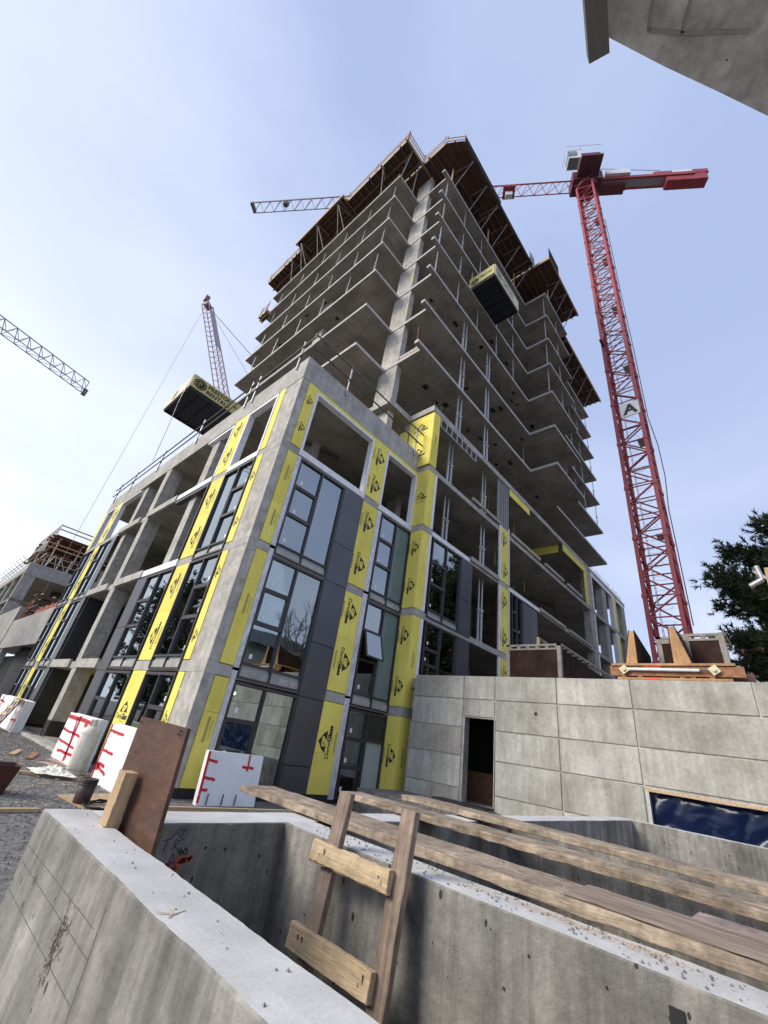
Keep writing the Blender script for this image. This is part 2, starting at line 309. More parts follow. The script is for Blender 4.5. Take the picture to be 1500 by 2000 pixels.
def board_mesh(L_, w_, t_, m, bev=0.004, wob=0.0, seg=1, name='board'):
    """board along local X from 0 to L, width along Y, thickness along Z, slightly worn edges"""
    vs = []; fs = []; n = max(1, seg)
    prof = [(-w_/2 + bev, -t_/2), (w_/2 - bev, -t_/2), (w_/2, -t_/2 + bev), (w_/2, t_/2 - bev), (w_/2 - bev, t_/2), (-w_/2 + bev, t_/2), (-w_/2, t_/2 - bev), (-w_/2, -t_/2 + bev)]
    for i in range(n + 1):
        x = L_ * i / n
        bow = wob * math.sin(i * 2.1 / n + 1)
        for k, (y, z) in enumerate(prof):
            j = random.uniform(-1, 1) * bev * 0.7
            xe = random.uniform(0, 0.006) if (i == 0 or i == n) else 0
            vs.append((x + (xe if i == 0 else -xe), y + j, z + j * 0.6 + bow))
    k = len(prof)
    for i in range(n):
        for a in range(k): fs.append((i*k + a, i*k + (a+1) % k, (i+1)*k + (a+1) % k, (i+1)*k + a))
    fs.append(tuple(range(k - 1, -1, -1))); fs.append(tuple(range(n*k, n*k + k)))
    me = bpy.data.meshes.new(name); me.from_pydata(vs, [], [f[::-1] for f in fs]); me.materials.append(m); me.update()
    me.flip_normals() if False else None
    return me
def place_board(name, me, p, q, up=(0, 0, 1), parent=None, label=None, cat=None, group=None):
    """put a board mesh with its local X from p towards q; up = local Z"""
    p = Vector(p); d = (Vector(q) - p).normalized(); u = Vector(up); s_ = u.cross(d).normalized(); u = d.cross(s_)
    m = Matrix((d, s_, u)).transposed().to_4x4(); m.translation = p
    o = bpy.data.objects.new(name, me); COL.objects.link(o)
    if parent is not None:
        off = ORG[parent.name]; m.translation = m.translation - off; o.parent = parent; o.matrix_local = m; ORG[o.name] = off
    else:
        o.matrix_world = m; ORG[o.name] = m.translation.copy()
    if label: o['label'] = label
    if cat: o['category'] = cat
    if group: o['group'] = group
    return o

# text as flat print
def text_mb(txt, size, bold=0.0, sx=1.0):
    c = bpy.data.curves.new('t', 'FONT'); c.body = txt; c.size = size; c.offset = bold; c.extrude = 0.0; c.resolution_u = 3
    o = bpy.data.objects.new('t', c); COL.objects.link(o); bpy.context.view_layer.update()
    me = o.to_mesh(); vs = [v.co.copy() for v in me.vertices]; fs = [tuple(p.vertices) for p in me.polygons]; o.to_mesh_clear()
    bpy.data.objects.remove(o); bpy.data.curves.remove(c)
    x0 = min(v.x for v in vs); x1 = max(v.x for v in vs)
    return [((v.x - x0) * sx, v.y) for v in vs], fs, (x1 - x0) * sx
def put_text(mb, tm, x, y, z=0.0, mi=0):
    vs, fs, w_ = tm; mb.add([(a + x, b + y, z) for a, b in vs], fs, mi)

# the sheathing maker's mark: triangle with GP, two-weight name, small line, grey bar
logo = MB()
logo.add([(-0.29, 0.02, 0.0), (0.29, 0.02, 0.0), (0.20, 0.16, 0), (0.0, 0.325, 0.0), (-0.20, 0.16, 0)], [(0, 1, 2, 3, 4)], 0)
_g = text_mb('GP', 0.205, 0.014); put_text(logo, _g, -_g[2] / 2, 0.045, 0.002, 1)
_a = text_mb('Dens', 0.20, 0.002); _b = text_mb('Glass', 0.20, 0.010)
put_text(logo, _a, -(_a[2] + _b[2]) / 2, -0.15, 0, 0); put_text(logo, _b, -(_a[2] + _b[2]) / 2 + _a[2] + 0.012, -0.15, 0, 0)
_c = text_mb('Sheathing', 0.062, 0.0); put_text(logo, _c, -_c[2] / 2 + 0.1, -0.225, 0, 2)
logo.add([(-0.27, -0.36, 0), (0.27, -0.36, 0), (0.27, -0.30, 0), (-0.27, -0.30, 0)], [(0, 1, 2, 3)], 2)
LOGO = logo.mesh('printed_logo', [BLK, YEL, GRYP])
lbar = MB()
lbar.add([(-0.28, -0.035, 0), (0.28, -0.035, 0), (0.28, 0.035, 0), (-0.28, 0.035, 0)], [(0, 1, 2, 3)], 0)
_c = text_mb('DensGlass', 0.10, 0.0); put_text(lbar, _c, -_c[2] / 2, -0.13, 0, 0)
LBAR = lbar.mesh('printed_bar', [GRYP])

# ------------------------------------------------------------------ ground
HX0, HX1, HY0, HY1 = 0.86, 9.8, -9.0, 2.74
g = MB()
xs = [-900, HX0, HX1, 900]; ys = [-900, HY0, HY1, 900]
for i in range(3):
    for j in range(3):
        if i == 1 and j == 1: continue
        g.add([(xs[i], ys[j], 0), (xs[i+1], ys[j], 0), (xs[i+1], ys[j+1], 0), (xs[i], ys[j+1], 0)], [(0, 1, 2, 3)])
struct('ground', g, GRAV)
struct('pit_floor', MB().box(0.80, 9.9, -9.0, 2.75, -1.6, -1.4), GRAV)

struct('bounce_pad', MB().box(-9, .785, -9, 2.2, .002, .03), mat('pale_bounce_pad', (0.38, 0.37, 0.35), (0.5, 0.49, 0.47), scale=2))  # unseen pale pad, added to bounce light onto overhead slab and near wall
st = MB()
for k in range(11000):
    y = 2.9 + 22 * random.random() ** 1.8; x = random.uniform(0.2, 1) ** 0.7 * 5.2 if y < 12 else random.uniform(2.2, 4.6)
    if y < 3.2: continue
    r = random.uniform(0.006, 0.02) * (1 + y * 0.03); 
    c = Vector((x, y, r * 0.35)); a = random.random() * 6.28
    p = [c + Vector((math.cos(a + t) * r * random.uniform(.7, 1.2), math.sin(a + t) * r * random.uniform(.7, 1.2), random.uniform(-.2, .2) * r)) for t in (0, 1.7, 3.3, 4.8)]
    st.add(p + [c + Vector((0, 0, r * .7))], [(0, 1, 4), (1, 2, 4), (2, 3, 4), (3, 0, 4)])
o = single('gravel', st, STON, 'loose grey gravel spread over the ground beside the podium', 'gravel', kind='stuff')

# ------------------------------------------------------------------ the podium building
X0, Y0 = 4.98, 10.37                  # planes of the sunlit face and of the shaded face
XP, YR = 11.80, 9.75                  # where the shaded face steps out, and its plane beyond the step
pod = thing('podium_building', 'unfinished concrete podium with yellow sheathing strips and dark framed windows under the tower', 'building', (X0, Y0, 0))

LV = [(2.55, 2.82), (5.99, 6.24), (9.55, 9.80), (12.60, 12.85)]
foot = [(X0, Y0), (11.78, Y0), (11.78, YR), (42.5, YR), (42.5, 26), (22, 26), (22, 32.2), (X0, 32.2)]
for i, (a, b) in enumerate(LV):
    if i == 0:
        fp = [(X0, Y0), (11.78, Y0), (11.78, 9.9), (42.5, 9.9), (42.5, 26), (22, 26), (22, 32.2), (X0, 32.2)]
    else: fp = foot
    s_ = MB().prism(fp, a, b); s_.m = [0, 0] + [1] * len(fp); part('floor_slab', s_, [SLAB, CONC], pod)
ROOF = [(10.0, 11.2), (11.6, 11.2), (11.6, 9.70), (42.5, 9.75), (42.5, 26), (10, 28)]
s_ = MB().prism(ROOF, 16.0, 16.32); s_.m = [0, 0] + [1] * len(ROOF); part('roof_slab', s_, [SLAB, CONC], pod)
part('floor_slab', MB().prism([(X0, Y0), (11.78, Y0), (11.78, 9.9), (42.5, 9.9), (42.5, 26), (22, 26), (22, 32.2), (X0, 32.2)], -0.06, 0.10), SLAB, pod)

# parapet over the left wing
part('parapet', MB().box(X0 - .012, X0 + .26, Y0 - .012, 32.2, 12.62, 13.65), CONC, pod)
part('parapet', MB().box(X0 + .262, 11.62, Y0 - .012, Y0 + .26, 12.62, 13.65), CONC, pod)

RZ = [(0.20, 2.53), (2.84, 5.97), (6.26, 9.53), (9.82, 12.58)]     # storey spans of columns and sheathing
for (a, b) in [(0.0, 2.55), (2.82, 5.99), (6.24, 9.55), (9.80, 12.62)]:
    part('corner_column', MB().box(X0 + .006, X0 + .30, Y0 + .006, Y0 + .98, a, b), COLM, pod)
for yy, zs, x0, x1 in ((21.45, [(0.0, 2.55), (2.82, 5.99), (6.24, 9.55), (9.80, 12.6)], X0 + .01, X0 + .62),
                       (16.35, [(6.24, 9.55), (9.80, 12.6)], X0 + .12, X0 + .75), (24.75, [(6.24, 9.55), (9.80, 12.6)], X0 + .12, X0 + .75)):
    for a, b in zs: part('column', MB().box(x0, x1, yy, yy + .62, a, b), COLM, pod)
for (a, b) in LV[:3]:                                              # edge nibs of the recessed bay
    part('slab_edge_beam', MB().box(X0 - .10, X0 - .002, 18.7 if a < 5 else 18.2, 21.4, a + .02, b + .08), COLM, pod)
    part('slab_edge_beam', MB().box(X0 - .10, X0 - .002, 22.5, 25.6, a + .02, b + .08), COLM, pod)
# black waterproofing at the foot
part('base_membrane', MB().box(X0 - .012, X0 + .02, Y0 - .012, 18.4, 0.0, 0.19).box(X0 + .021, 11.8, Y0 - .012, Y0 + .02, 0.0, 0.19), MEMB, pod)
part('column_foot_membrane', MB().box(X0 - .005, X0 + .635, 21.435, 22.085, 0.0, 0.62), MEMB, pod)

def pb(mb, pl, u0, u1, z0, z1, d0, d1, mi=0, at=None):
    """box on a facade plane: u along it, d outward"""
    if pl == 'Y':
        y = at if at is not None else Y0
        return mb.box(u0, u1, y - d1, y - d0, z0, z1, mi)
    x = at if at is not None else X0
    return mb.box(x - d1, x - d0, u0, u1, z0, z1, mi)
def on(pl, u, z, d, at=None):
    if pl == 'Y': return Vector((u, (at if at is not None else Y0) - d, z))
    return Vector(((at if at is not None else X0) - d, u, z))
RIGHT = {'Y': Vector((1, 0, 0)), 'X': Vector((0, -1, 0))}
UP = Vector((0, 0, 1))

def sheath(pl, u0, u1, z0, z1, logos='', at=None, d=0.014, flip=False):
    """one yellow board with its printing; logos: 'u' reads upward, 'd' downward, 'h' level, 'b' bars only"""
    zc = z0 + (z1 - z0) * random.uniform(.35, .72)
    if z1 - z0 > 2.0:
        p = part('sheathing_panel', pb(MB(), pl, u0, u1, z0, zc - .003, -0.01, d, at=at), YEL, pod)
        part('sheathing_panel', pb(MB(), pl, u0, u1, zc + .003, z1, -0.01, d + random.uniform(-.002, .002), at=at), YEL, pod)
    else: p = part('sheathing_panel', pb(MB(), pl, u0, u1, z0, z1, -0.01, d, at=at), YEL, pod)
    r = RIGHT[pl]; uc = (u0 + u1) / 2; w_ = abs(u1 - u0); H = z1 - z0
    if not logos: return p
    sc = min(1.0, w_ / 0.80)
    if logos in 'ud':
        n = max(1, int(H / 1.3)); step = H / n
        for k in range(n):
            z = z0 + step * (k + .5) + random.uniform(-.16, .16)
            rr, uu = (UP, -r) if logos == 'u' else (-UP, r)
            m = frame_m(on(pl, uc + random.uniform(-.05, .05) * (w_ > .7), z, d + .005, at), rr, uu) @ Matrix.Scale(sc, 4)
            inst('printed_logo', LOGO, p, m)
    elif logos == 'h':
        n = max(1, int(H / 1.5))
        for k in range(n):
            m = frame_m(on(pl, uc, z0 + H * (k + .5) / n, d + .003, at), r, UP) @ Matrix.Scale(sc, 4)
            inst('printed_logo', LOGO, p, m)
    elif logos == 'b':
        n = max(1, int(H / 1.6))
        for k in range(n):
            inst('printed_bar', LBAR, p, frame_m(on(pl, uc, z0 + H * (k + .5) / n, d + .003, at), UP, -r) @ Matrix.Scale(min(1, w_ / .4), 4))
    return p

# shaded face: narrow strip, pilaster, stepped-out pillar
for i, (a, b) in enumerate(RZ):
    zt = 12.60 if i == 3 else b
    sheath('Y', 5.29, 5.68, a, zt, 'b' if i < 3 else 'd')
    sheath('Y', 8.86, 9.68, a, zt, 'u' if i == 0 else 'd')
    if i < 3:
        part('membrane_strip', pb(MB(), 'Y', 5.685, 5.83, a - .1, b + (.28 if i < 2 else .0), -.05, .03), SILV, pod)
        part('membrane_strip', pb(MB(), 'Y', 9.685, 9.90, a - .1, b + (.28 if i < 2 else .0), -.05, .03), SILV, pod)
    # pillar, two faces
    sheath('X', 9.74, Y0 - .02, a, b, 'd' if i != 3 else 'h', at=XP - .02)
    sheath('Y', XP - .005, 12.27, a, b, 'b' if i < 2 else '', at=YR)
    part('membrane_strip', pb(MB(), 'Y', 12.275, 12.42, a, b, -.05, .03, at=YR), WHT, pod)
part('pillar_core', MB().box(XP + .0, 12.25, YR + .012, Y0 + .3, 0.0, 12.6), CONC, pod)
for (a, b) in LV:
    part('slab_edge_band', MB().box(11.785, 12.45, YR - .012, Y0 - .03, a, b), CONC, pod)
sheath('X', 9.73, 11.18, 12.87, 15.97, 'h', at=11.70)
sheath('X', 11.20, 11.75, 12.87, 15.4, '', at=11.62)
sheath('Y', 11.70, 12.2, 12.87, 15.97, 'b', at=9.72)
part('pillar_core', MB().box(11.72, 12.18, 9.74, 11.6, 12.86, 15.99), CONC, pod)
# yellow head strips with white flashing round the top storey openings
sheath('Y', 5.685, 8.855, 12.46, 12.60, '')
sheath('Y', 9.685, 11.74, 12.44, 12.60, '')
def flash(pl, u0, u1, z0, z1, at=None, t=0.10, m=WHT, sides='lrt'):
    mb = MB()
    if 'l' in sides: pb(mb, pl, u0, u0 + t, z0, z1, -.22, .028, at=at)
    if 'r' in sides: pb(mb, pl, u1 - t, u1, z0, z1, -.22, .028, at=at)
    if 't' in sides: pb(mb, pl, u0 + t, u1 - t, z1 - t, z1, -.22, .028, at=at)
    part('opening_flashing', mb, m, pod)
flash('Y', 5.69, 8.85, 9.82, 12.45)
flash('Y', 9.69, 11.76, 9.82, 12.43)
part('sill_flashing', pb(MB(), 'Y', 5.69, 8.852, 9.60, 9.83, -.2, .035), WHT, pod)
part('sill_flashing', pb(MB(), 'Y', 9.69, 11.77, 9.60, 9.83, -.2, .035), WHT, pod)

def window(pl, u0, u1, z0, z1, um, small, at=None, tall=None, rows=None, spandrel=True, stick=True, louvre=False, open_sash=False, depth=0.0, glass=True):
    """bay window: tall light on one side, three small lights on the other, low spandrel lights under both"""
    F = .055; d0, d1 = -.12 + depth, .045 + depth
    mb = MB()
    pb(mb, pl, u0, u1, z0, z0 + F, d0, d1, at=at); pb(mb, pl, u0, u1, z1 - F * 1.3, z1, d0, d1, at=at)
    pb(mb, pl, u0, u0 + F, z0 + F, z1 - F * 1.3, d0, d1, at=at); pb(mb, pl, u1 - F, u1, z0 + F, z1 - F * 1.3, d0, d1, at=at)
    pb(mb, pl, um - F / 2, um + F / 2, z0 + F, z1 - F * 1.3, d0, d1 - .004, at=at)
    H = z1 - z0
    if rows is None: rows = [z0 + .33, z0 + 1.42, z0 + 2.42] if spandrel else [z0 + H * .30, z0 + H * .64]
    a0, a1 = (u0 + F, um - F / 2) if small == 'lo' else (um + F / 2, u1 - F)
    b0, b1 = (um + F / 2, u1 - F) if small == 'lo' else (u0 + F, um - F / 2)
    for r_ in rows: pb(mb, pl, a0, a1, r_ - F / 2, r_ + F / 2, d0, d1 - .008, at=at)
    if spandrel: pb(mb, pl, b0, b1, rows[0] - F / 2, rows[0] + F / 2, d0, d1 - .008, at=at)
    if louvre: pb(mb, pl, b0, b1, rows[-1] - F / 2, rows[-1] + F / 2, d0, d1 - .008, at=at)
    win = part('window', mb, FRM, pod)
    def pane(p0, p1, q0, q1, m=GLS, name='pane', dd=-.03):
        part(name, pb(MB(), pl, p0, p1, q0, q1, dd - .012 + depth, dd + depth, at=at), m, win)
    edges = [z0 + F] + [x for x in rows] + [z1 - F * 1.3]
    ncell = len(edges) - 1
    for k in range(ncell):
        lo = edges[k] + (F / 2 if k else 0); hi = edges[k + 1] - (F / 2 if k < ncell - 1 else 0)
        if k == 0 and spandrel: pane(a0, a1, lo, hi, SPAN, 'spandrel_light'); continue
        sash = (k == ncell - 2)
        if sash:
            s_ = .05; sm = MB()
            if open_sash:
                # top-hung sash pushed out at its foot
                W_ = a1 - a0; Hh = hi - lo; ang = rad(17)
                top = on(pl, a0, hi, .05 + depth, at); r_ = RIGHT[pl]; out = on(pl, a0, hi, 1.05 + depth, at) - top
                dn = (-UP * math.cos(ang) + out * math.sin(ang)); nn = out * math.cos(ang) + UP * math.sin(ang)
                def q(mb_, a_, b_, c_, e_, n0, n1):
                    vs = [top + r_ * a + dn * c + nn * n for n in (n0, n1) for a, c in ((a_, c_), (b_, c_), (b_, e_), (a_, e_))]
                    mb_.add(vs, [(0, 1, 2, 3), (7, 6, 5, 4), (0, 4, 5, 1), (1, 5, 6, 2), (2, 6, 7, 3), (3, 7, 4, 0)])
                q(sm, 0, W_, 0, s_, 0, .05); q(sm, 0, W_, Hh - s_, Hh, 0, .05); q(sm, 0, s_, s_, Hh - s_, 0, .05); q(sm, W_ - s_, W_, s_, Hh - s_, 0, .05)
                part('open_sash', sm, FRM, win)
                gm = MB(); q(gm, s_, W_ - s_, s_, Hh - s_, .02, .03); part('pane', gm, GLS, win)
                continue
            pb(sm, pl, a0, a1, lo, lo + s_, -.03 + depth, .03 + depth, at=at); pb(sm, pl, a0, a1, hi - s_, hi, -.03 + depth, .03 + depth, at=at)
            pb(sm, pl, a0, a0 + s_, lo + s_, hi - s_, -.03 + depth, .03 + depth, at=at); pb(sm, pl, a1 - s_, a1, lo + s_, hi - s_, -.03 + depth, .03 + depth, at=at)
            part('sash', sm, FRM, win)
            if glass: pane(a0 + s_, a1 - s_, lo + s_, hi - s_)
        elif glass: pane(a0, a1, lo, hi)
        if stick:
            uu = a0 + .12 + random.uniform(0, .1)
            part('glass_sticker', pb(MB(), pl, uu, uu + .09, lo + .12, lo + .24, -.028 + depth, -.025 + depth, at=at), STK, win)
    lo = z0 + F
    if spandrel: pane(b0, b1, lo, rows[0] - F / 2, SPAN, 'spandrel_light'); lo = rows[0] + F / 2
    if louvre:
        pane(b0, b1, lo, rows[-1] - F / 2, SPAN, 'frosted_light')
        l0 = rows[-1] + F / 2; l1 = z1 - F * 1.3
        pane(b0, b1, l0, l1, DPAN, 'louvre_backing', -.09)
        n = 14
        sl = MB(); pb(sl, pl, b0, b1, 0, .012, -.07, -.0, at=at)
        for k in range(n):
            zz_ = l0 + (l1 - l0) * (k + .5) / n
            m_ = MB(); pb(m_, pl, b0, b1, zz_ - .018, zz_ + .010, -.06, -.0, at=at); part('louvre_slat', m_, GPAN, win)
    elif glass: pane(b0, b1, lo, z1 - F * 1.3, tall or GLS)
    return win

# shaded face windows and charcoal panels
WR = [(0.12, 2.50), (2.58, 5.97), (6.03, 9.52)]
window('Y', 5.84, 7.88, *WR[0], 6.81, 'lo', spandrel=False, rows=[0.72, 1.66])
window('Y', 5.84, 7.88, *WR[1], 6.81, 'lo', rows=[2.95, 4.0, 4.98])
window('Y', 5.84, 7.88, *WR[2], 6.83, 'lo', rows=[6.38, 7.42, 8.48])
window('Y', 9.94, 11.76, *WR[0], 10.88, 'lo', spandrel=False, rows=[0.88, 1.68], louvre=True)
window('Y', 9.94, 11.76, *WR[1], 10.88, 'lo', rows=[2.95, 4.0, 4.98], open_sash=True, tall=FROST)
window('Y', 9.94, 11.76, *WR[2], 10.88, 'lo', rows=[6.38, 7.42, 8.48], tall=FROST)
pj = [0.19, 0.82, 2.50, 4.02, 5.99, 7.36, 9.55]
for a, b in zip(pj, pj[1:]): part('cladding_panel', pb(MB(), 'Y', 7.895, 8.85, a + .010, b - .010, 0.0, .045), GPAN, pod)
# sunlit face
for i, (a, b) in enumerate(RZ):
    zt = 12.60 if i == 3 else b
    sheath('X', 11.36, 11.72, a, zt, 'd' if i < 3 else '')
    sheath('X', 13.90, 14.93, a, zt, 'u' if i in (1, 2) else ('h' if i == 0 else 'u'))
    sheath('X', 28.70, 29.75, a, zt, 'u')
    if i == 3: sheath('X', 31.6, 32.2, a, zt, '')
for i, (z0, z1) in enumerate(WR):
    rows = [0.82, 1.66] if i == 0 else ([2.95, 4.0, 4.98] if i == 1 else [6.38, 7.42, 8.48])
    window('X', 11.78, 13.83, z0, z1, 12.80, 'lo', spandrel=i > 0, rows=rows)
    if i < 2: window('X', 15.05, 17.46, z0, z1, 16.26, 'hi', spandrel=i > 0, rows=rows)
    window('X', 26.42, 28.65, z0, z1, 27.5, 'hi', spandrel=i > 0, rows=rows, stick=False)
    window('X', 29.80, 32.15, z0, z1, 31.0, 'hi', spandrel=i > 0, rows=rows, stick=False)
pj = [0.19, 2.50, 4.02, 5.97]
for a, b in zip(pj, pj[1:]): part('cladding_panel', pb(MB(), 'X', 17.48, 18.46, a + .010, b - .010, 0.0, .045), GPAN, pod)
for a, b in zip([0.19, 2.5, 4.02, 5.99, 7.8], [2.5, 4.02, 5.99, 7.8, 9.53]): part('cladding_panel', pb(MB(), 'X', 25.66, 26.38, a + .01, b - .01, 0.0, .045), GPAN, pod)
flash('X', 11.76, 13.86, 9.82, 12.56); flash('X', 14.96, 17.4, 9.82, 12.50, sides='lt'); flash('X', 25.5, 28.66, 9.82, 12.50, sides='rt'); flash('X', 29.78, 31.55, 9.82, 12.55)
part('sill_flashing', pb(MB(), 'X', 11.76, 13.86, 9.60, 9.83, -.2, .035), WHT, pod)
part('sill_flashing', pb(MB(), 'X', 15.0, 18.1, 9.60, 9.84, -.2, .06), WHT, pod)
part('sill_flashing', pb(MB(), 'X', 15.0, 18.4, 6.02, 6.28, -.2, .06), WHT, pod)
# empty dark frame in the second open bay
fm = MB(); pb(fm, 'X', 15.05, 15.12, 6.28, 9.5, -.15, .05); pb(fm, 'X', 15.12, 18.1, 9.42, 9.52, -.15, .05)
part('empty_window_frame', fm, FRM, pod)
# walls of the recessed bay: black returns above, yellow sheathing below
part('return_wall', MB().box(X0 + .05, 7.4, 25.45, 25.62, 0.25, 2.54), DPAN, pod)
part('return_wall', MB().box(X0 + .05, 7.4, 25.45, 25.62, 2.83, 5.98), DPAN, pod)
part('return_wall', MB().box(X0 + .3, 7.4, 18.50, 18.62, 0.1, 2.54), YEL, pod)
b_ = part('back_wall', MB().box(7.4, 7.5, 18.5, 25.6, 0.15, 2.54), YEL, pod)
for yy in (19.4, 20.9, 22.6, 24.2): inst('printed_logo', LOGO, b_, frame_m((7.397, yy, 1.5), RIGHT['X'], UP))
part('back_wall', MB().box(7.4, 7.5, 18.5, 25.6, 2.83, 5.98), DPAN, pod)
for a, b in zip([2.83, 4.4], [4.4, 5.97]):
    for y0_, y1_ in ((18.6, 20.2), (20.2, 21.9), (21.9, 23.6), (23.6, 25.4)):
        part('cladding_panel', MB().box(7.36, 7.398, y0_ + .01, y1_ - .01, a + .01, b - .01), DPAN, pod)

# interior partitions and core, seen dim through glass and openings
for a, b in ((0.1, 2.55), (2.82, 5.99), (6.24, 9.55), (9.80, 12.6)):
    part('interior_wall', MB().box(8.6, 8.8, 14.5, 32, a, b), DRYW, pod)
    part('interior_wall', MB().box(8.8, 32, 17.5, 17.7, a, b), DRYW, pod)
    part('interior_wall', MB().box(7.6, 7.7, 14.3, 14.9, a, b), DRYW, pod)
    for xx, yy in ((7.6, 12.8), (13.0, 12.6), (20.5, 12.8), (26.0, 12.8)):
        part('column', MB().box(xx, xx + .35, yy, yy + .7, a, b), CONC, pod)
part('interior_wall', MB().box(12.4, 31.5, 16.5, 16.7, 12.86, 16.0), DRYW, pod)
LAMP = bpy.data.materials.new('lit_lamp'); LAMP.use_nodes = True
LAMP.node_tree.nodes['Principled BSDF'].inputs['Emission Color'].default_value = (1, .97, .9, 1); LAMP.node_tree.nodes['Principled BSDF'].inputs['Emission Strength'].default_value = 9
for (x, y, z) in ((7.0, 12.3, 2.28), (7.25, 12.9, 2.10), (6.3, 14.3, 2.2)):
    part('ceiling_lamp', MB().lathe([(.02, .0), (.07, .02), (.085, .06), (.085, .09)], (x, y, z), 14), LAMP, pod); part('lamp_cord', MB().tube((x, y, z + .09), (x, y, 2.54), .008, 4), DST, pod)
# teal film and blue sheets stored behind the ground floor glass
part('interior_sheet', MB().box(5.9, 7.9, 11.5, 11.54, 0.15, 1.75), TEAL, pod)
part('interior_sheet', MB().box(7.0, 7.5, 12.6, 12.64, 1.3, 2.2), BLUI, pod)
part('interior_sheet', MB().box(10.0, 10.8, 11.3, 11.34, 0.2, 1.6), TEAL, pod)
part('interior_sheet', MB().box(6.3, 6.34, 12.0, 13.7, 0.3, 1.9), BLUI, pod)
# drain pipes hung under the top slab
pm = MB().tube((6.3, 13.4, 12.42), (8.9, 12.6, 12.38), .07, 10).tube((6.6, 13.35, 12.42), (6.6, 13.35, 9.8), .05, 8).tube((6.35, 12.9, 12.55), (6.4, 13.5, 12.1), .05, 8)
part('drain_pipe', pm, DST, pod)
part('drain_pipe', MB().tube((5.9, 13.0, 12.40), (6.9, 13.2, 12.38), .08, 10), DST, pod)
part('drain_pipe', MB().tube((12.9, 11.4, 12.4), (16.5, 11.0, 12.42), .05, 8).tube((13.2, 13, 15.6), (17.5, 12.0, 15.6), .05, 8), DST, pod)
part('drain_pipe', MB().path([(28.0, 12.4, 12.3), (30.2, 11.6, 12.3), (30.6, 11.4, 11.4), (30.6, 11.4, 10.6)], .08, 8), DST, pod)
part('drain_pipe', MB().path([(22.0, 12.0, 9.3), (26.0, 11.8, 9.3), (29.5, 11.5, 9.25)], .05, 6).tube((24.0, 11.9, 9.3), (24.0, 11.9, 6.3), .06, 6).tube((26.2, 11.8, 9.3), (26.2, 11.8, 6.3), .06, 6), DST, pod)

# the stepped-out face: windows, panels, strips, columns
window('Y', 12.55, 14.75, 6.12, 9.52, 13.60, 'lo', at=YR, rows=[6.45, 7.5, 8.5])
window('Y', 12.55, 14.75, 2.90, 5.97, 13.60, 'lo', at=YR, rows=[3.2, 4.4, 5.0], spandrel=False)
for (z0, z1) in ((2.9, 4.4), (4.4, 5.97), (6.12, 7.6), (7.6, 9.52)):
    part('cladding_panel', pb(MB(), 'Y', 14.78, 15.68, z0 + .01, z1 - .01, 0, .045, at=YR), GPAN, pod)
part('return_wall', MB().box(15.6, 15.68, YR + .05, 12.3, 2.9, 9.5), DPAN, pod)
part('return_wall', MB().box(15.7, 18.3, 12.3, 12.4, 2.9, 5.98).box(15.7, 18.3, 12.3, 12.4, 6.25, 9.5), DPAN, pod)
part('sill_flashing', pb(MB(), 'Y', 12.45, 15.4, 9.56, 9.76, -.1, .03, at=YR), WHT, pod)
part('slab_edge_beam', pb(MB(), 'Y', 15.5, 18.2, 9.68, 9.88, 0.002, .10, at=YR), CONC, pod)
part('slab_edge_beam', pb(MB(), 'Y', 15.4, 18.2, 12.96, 13.12, 0.002, .10, at=YR), CONC, pod)
for i, (a, b) in enumerate(((2.84, 5.97), (6.26, 9.53), (9.82, 12.98))):
    sheath('Y', 18.45, 19.28, a, b, 'd' if i < 2 else 'd', at=YR)
    part('membrane_strip', pb(MB(), 'Y', 19.29, 19.42, a, b + .2, -.05, .03, at=YR), SILV, pod)
    part('membrane_strip', pb(MB(), 'Y', 18.28, 18.44, a, b, -.05, .03, at=YR), WHT, pod)
for k in range(6):
    x = 18.2 + k * .22
    part('metal_stud', pb(MB(), 'Y', x, x + .05, 13.0, 15.98, -.12, 0, at=YR), STL, pod)
# ladder-like stud track under the roof edge
tr = MB(); pb(tr, 'Y', 12.25, 15.6, 15.45, 15.50, .0, .05, at=YR); pb(tr, 'Y', 12.25, 15.6, 15.93, 15.98, .0, .05, at=YR)
for k in range(8): pb(tr, 'Y', 12.25 + k * .47, 12.31 + k * .47, 15.50, 15.93, .0, .05, at=YR)
part('stud_track', tr, STL, pod)
window('Y', 19.65, 20.85, 6.25, 9.52, 20.25, 'lo', at=YR, rows=[6.6, 7.6, 8.6], stick=False)
part('interior_sheet', MB().box(19.7, 20.8, 10.6, 10.65, 6.3, 9.4), ORF, pod)
for u0, u1 in ((20.9, 21.8), (21.82, 22.7)): part('cladding_panel', pb(MB(), 'Y', u0, u1, 6.26, 9.45, 0, .045, at=YR), GPAN, pod)
part('sill_flashing', pb(MB(), 'Y', 19.45, 23.1, 9.55, 9.74, -.1, .03, at=YR), WHT, pod)
for u0, u1, z in ((23.1, 26.9, 9.66), (27.6, 31.7, 9.66), (19.6, 23.4, 12.90), (24.2, 27.2, 12.92), (27.9, 30.6, 12.92)):
    part('slab_edge_beam', pb(MB(), 'Y', u0, u1, z, z + .18, 0.002, .10, at=YR), COLM, pod)
